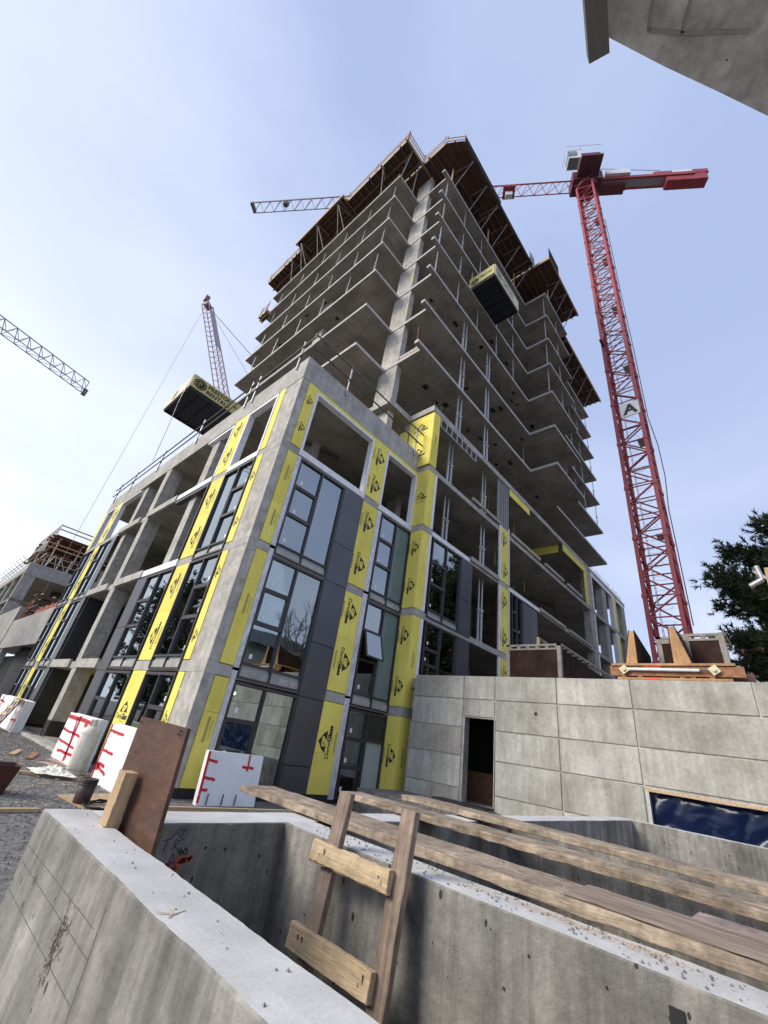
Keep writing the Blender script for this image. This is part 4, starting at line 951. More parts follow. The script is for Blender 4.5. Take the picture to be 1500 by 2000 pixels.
part('name_board', obox(-11.0, -9.0, .60, .63, jz + .5, jz + .95), CWHT, cr)
part('name_board', obox(-11.0, -9.0, -.63, -.60, jz + .5, jz + .95), CWHT, cr)
part('tie_rod', MB().tube(jp(-1.0, -.4, jz + 3.2), jp(-8.0, -.4, jz + 1.6), .03, 5).tube(jp(-1.0, .4, jz + 3.2), jp(-8.0, .4, jz + 1.6), .03, 5), DST, cr)
part('side_bracket', MB().box(cx0 - .9, cx0, 4.9, 5.1, 33.0, 33.08), DST, cr)

# luffing crane behind the podium
c2 = thing('luffing_crane', 'slim red luffing crane boom behind the hanging yellow platform', 'crane', (15.0, 43.4, 0))
A = Vector((14.9, 43.4, 30.0)); Bt = Vector((7.7, 59.5, 62.7)); dd = (Bt - A); Ld = dd.length; dn = dd / Ld
s1 = dn.cross(UP).normalized(); s2 = s1.cross(dn).normalized()
L2M = mat('dull_red_lattice', (.19, .09, .11), (.27, .15, .17), rough=.6)
LB = unit_bar(.035, L2M, 'boom_brace', 4)
ns = 8
for k in range(ns):
    p = A + dn * (Ld * k / ns); q = A + dn * (Ld * (k + 1) / ns)
    mb = MB()
    for u, v in ((-.65, -.65), (.65, -.65), (.65, .65), (-.65, .65)): mb.tube(p + s1 * u + s2 * v, q + s1 * u + s2 * v, .08, 5)
    sec = part('boom_section', mb, L2M, c2)
    cs = ((-.65, -.65), (.65, -.65), (.65, .65), (-.65, .65))
    for j in range(3):
        pp = p + (q - p) * j / 3; qq = p + (q - p) * (j + 1) / 3
        for c in range(4):
            a_, b_2 = cs[c], cs[(c + 1) % 4]
            bar_inst('boom_brace', LB, pp + s1 * a_[0] + s2 * a_[1], qq + s1 * b_2[0] + s2 * b_2[1], sec)
part('boom_walkway', MB().bar(A + dn * Ld * .60 + s2 * .7, A + dn * Ld * .92 + s2 * .7, 1.2, .06, up=s2), JGRY, c2)
part('boom_head', MB().tube(Bt - s1 * .6, Bt + s1 * .6, .55, 12).box(Bt.x - .9, Bt.x - .2, Bt.y - .4, Bt.y + .4, Bt.z + .6, Bt.z + 1.7), L2M, c2)
part('hoist_rope', MB().tube((7.4, 59.0, 62.7), (7.4, 59.0, 6), .028, 4), STL, c2)
part('pendant_rope', MB().tube(Bt, (24.0, 48.0, 46.0), .05, 4).tube(Bt, (21.0, 47.0, 40.0), .03, 4), DST, c2)
mb = MB()
for u, v in ((-.9, -.9), (.9, -.9), (.9, .9), (-.9, .9)): mb.tube((14.9 + u, 43.4 + v, 0), (14.9 + u, 43.4 + v, 30), .1, 5)
part('mast', mb, L2M, c2)
part('rope_frame', MB().tube((14.9, 43.4, 30), (24.0, 48.0, 46.0), .2, 6).tube((14.9, 43.4, 30), (22.0, 40.0, 30.0), .4, 6), L2M, c2)

# third crane, only its jib end in view
c3 = thing('tower_crane', 'pale grey crane jib end high over the far building', 'crane', (-36, 61, 0))
Gy = mat('grey_jib_steel', (.17, .17, .19), (.24, .24, .26), rough=.6)
GB = unit_bar(.045, Gy, 'jib_brace', 4)
P0 = Vector((.3, 70.2, 42.0)); P1 = Vector((-36, 61.0, 42.4)); jd = (P1 - P0).normalized(); js = jd.cross(UP).normalized()
L3 = (P1 - P0).length; ns = 8
for k in range(ns):
    p = P0 + jd * (L3 * k / ns); q = P0 + jd * (L3 * (k + 1) / ns)
    sec = part('jib_section', MB().tube(p + js * .7, q + js * .7, .07, 5).tube(p - js * .7, q - js * .7, .07, 5).tube(p + UP * 1.9, q + UP * 1.9, .08, 5), Gy, c3)
    for j in range(3):
        u = p + (q - p) * j / 3; w_ = p + (q - p) * (j + 1) / 3; v = (u + w_) / 2 + UP * 1.9
        for s_ in (-.7, .7):
            bar_inst('jib_brace', GB, u + js * s_, v, sec); bar_inst('jib_brace', GB, v, w_ + js * s_, sec)
        bar_inst('jib_brace', GB, u - js * .7, w_ + js * .7, sec)
part('jib_tip', MB().tube(P0, P0 + UP * 1.9, .06, 5).box(P0.x - .1, P0.x + .5, P0.y - .5, P0.y + .5, P0.z - .5, P0.z + .3), Gy, c3)
mb = MB()
for u, v in ((-.9, -.9), (.9, -.9), (.9, .9), (-.9, .9)): mb.tube((-36 + u, 61 + v, 0), (-36 + u, 61 + v, 42), .12, 5)
part('mast', mb, Gy, c3)

# ------------------------------------------------------------------ the far building and what stands between
fb = thing('concrete_frame_building', 'bare concrete frame building beyond the podium with dark open storeys', 'building', (X0, 59.3, 0))
for z0_, z1_ in ((5.6, 5.9), (9.2, 9.5), (12.4, 12.7)): part('floor_slab', MB().box(X0, 26, 59.3, 90, z0_, z1_), SLAB, fb)
part('parapet', MB().box(X0 - .02, 26, 59.28, 59.6, 12.2, 13.6), CONC, fb); part('parapet', MB().box(X0 - .02, X0 + .3, 59.61, 90, 12.7, 13.6), CONC, fb)
for k in range(6):
    y = 59.32 + k * 5.6
    for z0_, z1_ in ((0, 5.6), (5.9, 9.2), (9.5, 12.2)): part('column', MB().box(X0, X0 + 1.1, y, y + .6, z0_, z1_), COLM, fb)
for k in range(3):
    x = 11.5 + k * 6
    for z0_, z1_ in ((0, 5.6), (5.9, 9.2), (9.5, 12.2)): part('column', MB().box(x, x + .7, 59.5, 60.1, z0_, z1_), CONC, fb)
part('back_wall', MB().box(9, 26, 66, 66.2, 0, 12.4), DRYW, fb)
for k in range(14):
    y = 60 + k * 1.9; part('starter_bar', MB().tube((X0 + .1, y, 13.5), (X0 - .9, y + .2, 14.1), .03, 4), REBAR, fb)

lw = thing('link_building', 'low concrete block with a pale wall band and dark masonry below', 'building', (X0, 32.4, 0))
part('wall_band', MB().box(X0 + .05, X0 + .35, 32.3, 47.0, 3.9, 6.15), CONC, lw)
part('wall_band', MB().box(X0, X0 + .35, 47.02, 59.2, 3.85, 7.45), CONC, lw)
part('floor_slab', MB().box(X0 + .36, 16, 32.3, 59.2, 5.5, 5.8), SLAB, lw)
part('pier', MB().box(X0 + .1, X0 + .5, 44.8, 45.4, 0, 3.88), CONC, lw)
bl = MB().box(X0 + 1.02, X0 + 1.2, 32.3, 44.7, 0, 3.86)
for r_ in range(19):
    for c in range(31):
        y = 32.3 + c * .4 + (.2 if r_ % 2 else 0); bl.box(X0 + 1.0, X0 + 1.05, y + .006, min(y + .394, 44.7), r_ * .2 + .006, r_ * .2 + .194)
part('block_masonry', bl, CMU, lw, kind='stuff')
part('shade_backing', MB().box(X0 + 2, X0 + 2.2, 45.4, 59.2, 0, 3.85), DPAN, lw)  # dark sheet standing in for the shade inside the open storey

def lumber_pile(label, x, y, z, layers, L_, mats_, grp=None):
    t = thing('lumber_stack', label, 'lumber', (x, y, z), grp)
    for k in range(layers):
        j = random.uniform(-.15, .15)
        if k % 3 == 2:
            for q in range(4): part('bearer', MB().box(x + L_ * q / 4 + .2, x + L_ * q / 4 + .32, y - .1, y + 1.3, z + k * .16, z + k * .16 + .09), LUM, t)
        else:
            for q in range(4): part('beam', MB().box(x + j, x + L_ + j, y + q * .32 + random.uniform(-.02, .02), y + q * .32 + .24, z + k * .16, z + k * .16 + .13), random.choice(mats_), t)
    return t
GL = mat('grey_old_timber', (.10, .08, .065), (.19, .155, .125), stretch=(.5, 5, 5), rnd=.3)
lumber_pile('grey stack of timber form beams on the link building roof', 5.5, 45.6, 5.85, 18, 3.6, [GL, GL, RUST])
lumber_pile('second lower stack of timber beams on the link building roof', 5.6, 41.0, 5.85, 9, 4.0, [GL, GL, RUST])
t = thing('red_formwork_panel', 'row of rusty red formwork panels leaning on the link building roof', 'formwork', (5.3, 38, 6.1))
for k in range(5): part('panel', MB().box(5.35, 5.42, 34.2 + k * 1.5, 35.5 + k * 1.5, 5.9, 6.75), ORF, t)
t = thing('red_formwork_panel', 'tall rusty red formwork panels inside the far concrete frame', 'formwork', (6.5, 58, 6.1))
for k in range(3): part('panel', MB().box(6.6 + k * .9, 7.4 + k * .9, 57.5, 57.6, 7.2, 9.6), ORF, t)

def deck(label, x0, x1, y0, y1, z, nj, under=True):
    t = thing('formwork_deck', label, 'formwork', (x0, y0, z), 'stacked formwork decks on the far building')
    part('deck', MB().box(x0, x1, y0, y1, z + .25, z + .32), ORNG, t)
    for k in range(nj):
        y = y0 + (y1 - y0) * (k + .5) / nj; part('joist', MB().box(x0 - random.uniform(0, .5), x1, y - .08, y + .08, z, z + .25), RUST, t)
    for k in range(4):
        x = x0 + .6 + (x1 - x0 - 1) * k / 3
        part('stringer', MB().box(x - .1, x + .1, y0 - .3, y1 + .3, z - .28, z - .002), ORNG, t)
        if under: part('shore', MB().tube((x, y0 + .5, z - 3.0), (x, y0 + .5, z - .28), .07, 6), STL, t)
    for k in range(10):
        y = y0 + (y1 - y0) * k / 9; part('guard_post', MB().tube((x0, y, z + .3), (x0 - .05, y, z + 1.7), .05, 5), STL, t)
    part('guard_rail_board', MB().bar((x0 - .05, y0, z + 1.0), (x0 - .05, y1, z + 1.0), .06, .14), LUM, t); part('guard_rail_board', MB().bar((x0 - .05, y0, z + 1.5), (x0 - .05, y1, z + 1.5), .06, .14), LUM, t)
    part('guard_rail_board', MB().bar((x0, y0 - .05, z + 1.0), (x1, y0 - .05, z + 1.0), .06, .14), LUM, t); part('guard_rail_board', MB().bar((x0, y0 - .05, z + 1.5), (x1, y0 - .05, z + 1.5), .06, .14), LUM, t)
    return t
deck('lower orange brown formwork deck above the far concrete frame', 5.6, 14, 61.0, 70, 15.2, 14)
deck('upper orange brown formwork deck with guard posts above the far concrete frame', 5.9, 14, 60.5, 72, 17.4, 16)
t = thing('far_scaffold', 'tangle of scaffold pipes and guard rails on the far building roof', 'scaffold', (6, 60, 13.6))
for k in range(7):
    x = 5.2 + k * 1.1
    part('standard', MB().tube((x, 59.6, 13.5), (x + random.uniform(-.1, .1), 59.6, 15.1), .05, 5), STL, t)
    part('brace', MB().tube((x, 60.2, 13.5), (x + random.uniform(-1.3, 1.3), 60.2, 15.2), .04, 5), STL, t)
for z in (14.2, 14.9): part('ledger', MB().tube((5.0, 59.6, z), (12.4, 59.6, z), .05, 5), LUM, t)
for z in (14.2, 14.9): part('ledger', MB().tube((5.0, 59.6, z), (5.0, 84, z), .05, 5), LUM, t)

# ------------------------------------------------------------------ jointed concrete retaining wall
XW = 11.80
rw = thing('retaining_wall', 'pale jointed concrete wall with a doorway and a tarp covered opening', 'wall', (XW, 2, 0))
core = MB()
core.box(XW + .03, XW + .28, 7.36, 9.35, -.4, 3.865)
core.box(XW + .03, XW + .28, 6.38, 7.36, 2.71, 3.865)
core.box(XW + .03, XW + .28, 2.80, 6.38, -.4, 3.865)
core.box(XW + .03, XW + .28, -9, 2.80, 1.66, 3.865)
core.box(XW + .03, XW + .28, 6.38, 7.36, -.4, .58)
part('wall_core', core, WALLC, rw)
J_ = .014
def wp(y0, y1, z0, z1):
    y0 += J_; y1 -= J_; z0 += J_; z1 -= J_; c = .012
    x0, x1 = XW, XW + .03
    vs = [(x1, y0, z0), (x1, y1, z0), (x1, y1, z1), (x1, y0, z1), (x0, y0 + c, z0 + c), (x0, y1 - c, z0 + c), (x0, y1 - c, z1 - c), (x0, y0 + c, z1 - c)]
    part('wall_panel', MB().add(vs, [(3, 2, 1, 0), (4, 5, 6, 7), (0, 1, 5, 4), (1, 2, 6, 5), (2, 3, 7, 6), (3, 0, 4, 7)]), WALLC, rw)
zj = [-.4, .13, .905, 1.69, 2.42, 3.20, 3.88]
for a, b in zip(zj, zj[1:]):
    wp(7.42, 9.35, a, b)
    wp(4.59, 6.37, a, b)
    wp(2.82, 4.59, a, b)
    if b > 3.3: wp(6.37, 7.42, a, b); wp(.55, 2.82, a, b); wp(-2.2, .55, a, b); wp(-6, -2.2, a, b)
    elif b > 1.7:
        wp(-1.6, 2.82, max(a, 1.66), b); wp(-6, -1.6, max(a, 1.66), b)
wp(6.37, 7.42, 2.73, 3.20)
part('tie_hole', MB().tube((XW - .004, 5.18, 2.94), (XW + .02, 5.18, 2.94), .045, 14), BLK, rw)
fr = MB().box(XW + .0, XW + .2, 7.345, 7.385, .58, 2.71).box(XW + .0, XW + .2, 6.375, 6.395, .58, 2.71)
part('door_frame', fr, STL, rw)
part('door_sill', MB().box(XW - .35, XW + .3, 6.38, 7.36, .48, .60), CONC, rw)
struct('room_floor', MB().box(XW + .3, 15.5, 4.5, 9.4, .45, .58), CONC)
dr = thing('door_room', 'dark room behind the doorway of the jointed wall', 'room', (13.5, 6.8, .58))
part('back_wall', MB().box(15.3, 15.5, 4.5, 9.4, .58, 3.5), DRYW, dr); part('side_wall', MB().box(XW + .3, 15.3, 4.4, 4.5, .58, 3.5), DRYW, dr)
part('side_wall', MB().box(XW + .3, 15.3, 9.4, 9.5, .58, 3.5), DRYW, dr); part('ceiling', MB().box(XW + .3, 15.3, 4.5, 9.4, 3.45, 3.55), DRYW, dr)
single('red_plywood_sheet', MB().box(13.2, 13.24, 5.0, 8.6, .58, 1.35), ORNG, 'reddish plywood sheet standing inside the dark doorway', 'plywood')
single('dark_mat', MB().box(XW - .6, XW - .1, 6.3, 7.9, .60, .63), MEMB, 'black strip lying at the sill of the doorway', 'mat')
# opening covered by a blue tarp
part('opening_header', MB().box(XW - .015, XW + .2, -9, 2.80, 1.60, 1.655), LUM, rw)
part('opening_jamb', MB().box(XW - .01, XW + .25, 2.74, 2.80, 0, 1.6), STL, rw)
tm = MB(); nu, nv = 260, 44
for j in range(nv + 1):
    for i in range(nu + 1):
        y = 2.74 - i * 11.0 / nu; z = 1.60 - j * 1.3 / nv
        wv = Vector((noise.noise(Vector((y * .7, z * .7, 9))), noise.noise(Vector((y * .7, z * .7, 19))), 0)) * .5
        v = Vector((y * 1.5 + z * .9, z * 1.3 - y * .4, 3)) + wv
        def fold(p): q = noise.voronoi(p)[0]; return q[1] - q[0]
        d = fold(v) * .16 + fold(Vector((y * 2.2 + z * 3.4, z * 1.1 - y * .6, 1)) + wv) * .055 + fold(Vector((y * 5 + z * 3, z * 6 - y * 2, 1)) + wv) * .008 + .03 * noise.noise(Vector((y * .8, z * 1.5, 4)))
        sag = .05 * math.sin(y * 3.1) * (z - .3)
        tm.v.append((XW + .16 - d * min(1, (1.62 - z) * 6 + .2), y, z + sag * .2))
for j in range(nv):
    for i in range(nu): a = j * (nu + 1) + i; tm.f.append((a, a + 1, a + nu + 2, a + nu + 1)); tm.m.append(0)
single('blue_tarp', tm, TARP, 'crumpled dark blue plastic tarp hung across the low wall opening', 'tarp', smooth=True)

struct('terrace_slab', MB().box(XW + .29, 45, -20, 9.7, 3.5, 3.80), SLAB)

# ------------------------------------------------------------------ things on top of the retaining wall
tp = thing('timber_staging', 'red and brown timber staging on the wall top under the orange fins', 'staging', (12.1, 2, 3.88))
part('deck_board', MB().box(11.86, 13.2, .75, 3.2, 4.20, 4.25), PINE, tp)
part('front_beam', MB().bar((11.95, 3.25, 4.08), (11.95, .62, 4.08), .10, .22), ORNG, tp)
part('front_beam', MB().bar((12.5, 3.1, 4.02), (12.5, .5, 4.02), .14, .26), RUST, tp)
part('sole_plate', MB().bar((11.93, 3.1, 3.905), (11.93, .85, 3.905), .12, .05), PINE, tp)
for y in (2.9, 2.55, 1.7, 1.5, 1.15): part('packer', MB().box(11.88, 12.3, y, y + .1, 3.93, 3.97), ORNG, tp)
part('paint_mark', MB().box(11.892, 11.898, 2.15, 2.5, 4.10, 4.19).box(11.865, 11.868, 2.2, 2.5, 3.89, 3.93), SPRY, tp)
part('alignment_tube', MB().tube((11.84, 2.85, 4.11), (11.84, 1.40, 4.09), .035, 10), CWHT, tp)
part('tube_rod', MB().tube((11.84, 1.40, 4.09), (11.84, 1.12, 4.085), .015, 8), DST, tp)
YP = mat('cream_plate', (.62, .55, .36), (.70, .64, .44))
for y in (2.92, 1.13):
    c = Vector((11.82, y, 4.10)); r_ = .12
    part('nut_plate', MB().add([c + Vector((dx_, r_ * math.cos(t_), r_ * math.sin(t_))) for dx_ in (0, .02) for t_ in (.2, 1.77, 3.34, 4.91)], [(0, 1, 2, 3), (7, 6, 5, 4), (0, 4, 5, 1), (1, 5, 6, 2), (2, 6, 7, 3), (3, 7, 4, 0)]).tube(c - Vector((.04, 0, 0)), c, .04, 8), YP, tp)
def fin(label, yb0, yb1, yt0, yt1, x0, top):
    """tall wedge: narrow orange face that widens downward, dark cheeks running back and sloping down"""
    t = thing('plywood_fin', label, 'plywood', (x0, yb0, 4.25), 'orange plywood fins on the timber staging')
    f = [(x0, yb0, 4.252), (x0, yb1, 4.252), (x0, yt1, top), (x0, yt0, top)]
    b_ = [(x + .02, y, z) for x, y, z in f]
    part('front_face', MB().add(f + b_, [(0, 1, 2, 3)[::-1], (4, 5, 6, 7), (0, 1, 5, 4), (1, 2, 6, 5), (2, 3, 7, 6), (3, 0, 4, 7)]), PINE, t)
    for ya, yc, d in ((yb0, yt0, -.018), (yb1, yt1, .018)):
        q = [(x0 + .0, ya, 4.252), (x0 + 1.45, ya, 4.252), (x0 + 1.45, ya + (yc - ya) * .6, 4.25 + (top - 4.25) * .62), (x0 + .0, yc, top + .02)]
        q2 = [(x, y + d, z) for x, y, z in q]
        part('side_cheek', MB().add(q + q2, [(0, 1, 2, 3), (7, 6, 5, 4), (0, 4, 5, 1), (1, 5, 6, 2), (2, 6, 7, 3), (3, 7, 4, 0)]), FPLD, t)
    return t
fin('orange plywood fin at the podium end of the staging', 2.64, 2.90, 2.63, 2.73, 12.0, 5.08)
fin('orange plywood fin in the middle of the staging', 1.53, 1.88, 1.76, 1.87, 12.0, 5.14)
def formbox(label, x0, x1, y0, y1, z0, z1, loc):
    t = thing('form_box', label, 'formwork', loc, 'dark film faced form boxes on the terrace')
    for a, b in ((x0, x0 + .05), (x1 - .05, x1)): part('end_panel', MB().box(a, b, y0 + .12, y1 - .12, z0, z1 - .16), FPLD, t)
    for a, b in ((y0 + .07, y0 + .115), (y1 - .115, y1 - .07)): part('side_panel', MB().box(x0 + .06, x1 - .06, a, b, z0, z1 - .16), FPLD, t)
    GC = mat('cement_splashed_timber', (.22, .20, .17), (.34, .31, .27), scale=5, bump=.5)
    for a, b in ((y0, y0 + .11), (y1 - .11, y1)):
        part('corner_post', MB().box(x0 - .02, x0 + .10, a, b, z0, z1), GC, t)
    part('top_rail', MB().bar((x0 + .03, y0, z1 - .03), (x0 + .03, y1, z1 - .03), .1, .06), GC, t)
    part('top_rail', MB().bar((x0 + .03, y0 + .1, z1 - .15), (x0 + .03, y1 - .1, z1 - .15), .1, .05), GC, t)
    n = max(3, int((y1 - y0) / .28))
    for k in range(n): y = y0 + .12 + (y1 - y0 - .24) * k / (n - 1); part('rail_block', MB().box(x0 - .01, x0 + .07, y - .05, y + .05, z1 - .125, z1 - .06), GC, t)
    for yy in (y0, y1):
        part('top_rail', MB().bar((x0 + .05, yy, z1 - .03), (x1, yy, z1 - .03), .08, .06), GC, t)
        m_ = int((x1 - x0) / .45)
        for k in range(m_): part('rail_block', MB().box(x0 + .2 + k * .45, x0 + .3 + k * .45, yy - .04, yy + .04, z1 - .12, z1 - .06), GC, t)
    return t
formbox('film faced form box against the stepped-out podium face', 13.0, 17.8, 4.87, 6.62, 3.8, 5.08, (15, 5.7, 3.8))
formbox('film faced form box below the red crane mast', 12.7, 14.0, .88, 1.70, 3.8, 5.14, (13.4, 1.3, 3.8))
formbox('narrow film faced form box between the two orange fins', 12.75, 13.6, 1.85, 2.3, 3.8, 5.10, (13.1, 2.1, 3.8))
t = thing('timber_guard_rail', 'raw timber guard rail on the terrace in front of the open podium storey', 'railing', (15, 7.2, 3.8))
for (x, y) in ((13.9, 5.9), (17.5, 6.0)): part('rail_post', MB().box(x, x + .09, y, y + .09, 3.8, 5.55), LUM, t)
part('rail', MB().bar((13.95, 5.9, 5.48), (20.5, 6.0, 5.48), .05, .12), LUMW, t); part('rail', MB().bar((13.95, 5.95, 5.0), (20.5, 6.0, 5.0), .05, .12), LUMW, t)

# ------------------------------------------------------------------ foreground foundation walls
def fwall(name_label, axis, u0, u1, v0, v1, zt, zb_, seg=.018, amp=.006):
    """wall along axis between u0..u1, across v0..v1, with slightly broken arrises; trowelled top is a second material"""
    n = int((u1 - u0) / seg); mb = MB()
    K = 10
    for i in range(n + 1):
        u = u0 + (u1 - u0) * i / n
        j1 = amp * (noise.noise(Vector((u * 9, v0, 0))) + .6 * noise.noise(Vector((u * 31, v0, 2)))); j2 = amp * (noise.noise(Vector((u * 9, v1, 5))) + .6 * noise.noise(Vector((u * 31, v1, 7))))
        k1 = abs(j1) + .004; k2 = abs(j2) + .004
        zz1 = zt + .004 * noise.noise(Vector((u * 3, v0, 9))); zz2 = zt + .004 * noise.noise(Vector((u * 3, v1, 11)))
        vm = (v0 + v1) / 2
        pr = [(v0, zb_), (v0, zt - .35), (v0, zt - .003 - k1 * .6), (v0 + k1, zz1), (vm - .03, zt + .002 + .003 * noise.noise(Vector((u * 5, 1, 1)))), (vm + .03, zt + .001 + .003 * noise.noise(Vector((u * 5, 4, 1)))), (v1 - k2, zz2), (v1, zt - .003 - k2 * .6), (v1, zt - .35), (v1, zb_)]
        for v, z in pr: mb.v.append((u, v, z) if axis == 'x' else (v, u, z))
    for i in range(n):
        for k in range(K - 1):
            a = i * K + k; f = (a, a + K, a + K + 1, a + 1)
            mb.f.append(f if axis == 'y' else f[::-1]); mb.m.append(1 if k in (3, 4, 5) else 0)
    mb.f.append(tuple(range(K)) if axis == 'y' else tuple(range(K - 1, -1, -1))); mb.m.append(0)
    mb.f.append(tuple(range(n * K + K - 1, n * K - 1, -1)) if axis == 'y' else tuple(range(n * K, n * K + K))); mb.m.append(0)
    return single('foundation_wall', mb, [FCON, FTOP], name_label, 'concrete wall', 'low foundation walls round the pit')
ZT = 1.14
NW = fwall('pitted concrete wall with broad pale top, the one the brown plywood sheet stands on', 'y', -3.0, 2.80, .79, 1.00, ZT, -1.5)
BW = fwall('concrete wall with blue and red scribbles closing the pit below the podium corner', 'x', 1.001, 9.7, 2.52, 2.80, ZT - .002, -1.5)
RW = fwall('streaked concrete wall the site ladder leans on, littered with sawdust', 'y', -6.0, 2.519, 2.04, 2.28, ZT, -1.5)
TW3 = fwall('long thin concrete wall beyond the three planks', 'y', -7.0, 2.519, 5.00, 5.25, ZT, -1.5)
TW4 = fwall('pale trench wall close to the jointed retaining wall', 'y', -7.0, 2.519, 9.46, 9.70, ZT, -1.5)
struct('backfill', MB().box(9.72, 11.79, -9, 9.3, -.4, .55), GRAV)
# end return of the near wall
# crayon and spray marks on the back wall (real strokes lying on its face)
def strokes(lst, y, m, name, parent, wd_=.0025):
    mb = MB()
    for pl in lst:
        for (a, b) in zip(pl, pl[1:]):
            mb.tube((a[0], y, a[1]), (b[0], y, b[1]), wd_, 4)
    return part(name, mb, m, parent)
blue = [[(1.36, 1.115), (1.33, 1.075)], [(1.36, 1.115), (1.385, 1.11)], [(1.348, 1.097), (1.37, 1.092)], [(1.395, 1.113), (1.38, 1.075), (1.405, 1.068)],
        [(1.29, 1.065), (1.34, 1.075)], [(1.318, 1.07), (1.31, 1.02)], [(1.355, 1.025), (1.36, 1.07), (1.385, 1.06), (1.36, 1.045), (1.395, 1.02)],
        [(1.37, 1.01), (1.362, .995), (1.352, .97), (1.352, .93), (1.372, .922), (1.392, .935), (1.388, .975), (1.376, .995), (1.37, 1.01)], [(1.352, .965), (1.388, .972)], [(1.352, .95), (1.39, .957)]]
strokes(blue, 2.519, CHAL, 'crayon_mark', BW, .0022)
strokes([[(1.405, 1.035), (1.395, 1.015), (1.41, 1.005), (1.415, 1.02), (1.40, 1.02)], [(1.43, 1.04), (1.42, 1.02), (1.425, 1.005), (1.44, 1.01), (1.438, 1.028), (1.425, 1.025)]], 2.519, BLK, 'ink_mark', BW, .003)
sp = MB()
for k in range(420):
    t_ = random.random(); px_ = 1.335 + .14 * t_ + random.gauss(0, .008); pz_ = .955 + .035 * t_ + random.gauss(0, .010) * (1.6 if .2 < t_ < .6 else .7) - (.02 if .25 < t_ < .5 else 0)
    r_ = random.uniform(.0008, .0045); a_ = random.random() * 3
    sp.add([(px_ + math.cos(a_ + q) * r_ * 1.5, 2.5185, pz_ + math.sin(a_ + q) * r_) for q in (0, 1.57, 3.14, 4.71)], [(0, 1, 2, 3)])
part('spray_mark', sp, SPRY, BW, kind='stuff')
RSTC = mat('rust_stain', (.48, .36, .24), (.55, .45, .34))
mb = MB()
for pl in ([(.80, 1.47), (.84, 1.44), (.88, 1.455)], [(.815, 1.425), (.84, 1.445), (.845, 1.48)]):
    for (a, b) in zip(pl, pl[1:]): mb.bar((a[0], a[1], ZT + .003), (b[0], b[1], ZT + .0025), .004, .0015)
part('rust_mark', mb, RSTC, NW)
part('dark_plug', MB().box(2.034, 2.043, .46, .50, 1.035, 1.075), BLK, RW)
# tie holes as shallow cones in the faces
for (x, y, z) in ((2.036, 1.95, 1.0), (2.036, 2.2, .8), (2.036, 1.05, .92), (2.036, .68, 1.05), (2.036, .95, 1.04)):
    part('tie_hole', MB().tube((x, y, z), (x + .01, y, z), random.uniform(.004, .008), 9), BLK, RW)
for (x, z) in ((1.66, 1.02), (1.90, .98), (1.54, 1.03)): part('tie_hole', MB().tube((x, 2.516, z), (x, 2.526, z), .007, 9), BLK, BW)
# casting seam lines on the near wall's outer face
for (y0_, z0_, y1_, z1_) in ((2.78, .95, 1.77, .95), (2.78, .85, 1.78, .85), (2.78, 1.005, 1.80, 1.01), (1.765, 1.07, 1.765, .3)):
    part('form_seam', MB().bar((.7895, y0_, z0_), (.7895, y1_, z1_), .0016, .0014, up=(1, 0, 0)), mat('seam_grey', (.10, .095, .09)), NW)
st_ = MB()
for k in range(130):
    y = random.gauss(2.04, .022); z = .90 + random.gauss(0, .05); L_ = random.uniform(.004, .02)
    st_.bar((.7894, y, z), (.7894, y + random.uniform(-.003, .003), z - L_), .0012, random.uniform(.001, .003), up=(1, 0, 0))
part('rebar_stain', st_, mat('purple_stain', (.12, .085, .08), (.20, .15, .14)), NW, kind='stuff')

# sawdust and chips on the ladder wall
sw = MB()
for k in range(2300):
    y = random.choice([random.gauss(.95, .25), random.gauss(.58, .07), random.gauss(1.35, .22), random.gauss(.85, .1)]); x = 2.235 - abs(random.gauss(0, .05)) - (.03 if y > 1.2 else 0)
    if not (2.06 < x < 2.275): continue
    r = random.uniform(.0006, .0026); a = random.random() * 3.14
    c = Vector((x, y, ZT + .003 + random.random() * .005 * (1 if k % 3 else 2)))
    u = Vector((math.cos(a), math.sin(a), random.uniform(-.4, .4))) * r * 1.6; v = Vector((-math.sin(a), math.cos(a), 0)) * r * .6
    sw.add([c - u - v, c + u - v, c + u + v, c - u + v], [(0, 1, 2, 3)])
single('sawdust', sw, SAWD, 'sawdust and wood chips along the top of the ladder wall', 'sawdust', kind='stuff')
def pebbles(label, n, fx, m=STON, rmax=.006):
    mb = MB()
    for k in range(n):
        x, y, z = fx(); r = random.uniform(.0015, rmax)
        p = [Vector((x + math.cos(t) * r * random.uniform(.7, 1.2), y + math.sin(t) * r * random.uniform(.7, 1.2), z)) for t in (0, 1.3, 2.6, 3.9, 5.2)]
        mb.add(p + [Vector((x, y, z + r * .9))], [(0, 1, 5), (1, 2, 5), (2, 3, 5), (3, 4, 5), (4, 0, 5)])
    single('grit', mb, m, label, 'grit', kind='stuff')
pebbles('dark grit scattered on the broad pale wall top', 55, lambda: (random.uniform(.81, .98), random.uniform(.3, 2.7) ** 1.0, ZT + .002))
pebbles('dark grit scattered on the ladder wall top', 240, lambda: (random.uniform(2.06, 2.26), random.uniform(.1, 2.4), ZT + .003), rmax=.008)

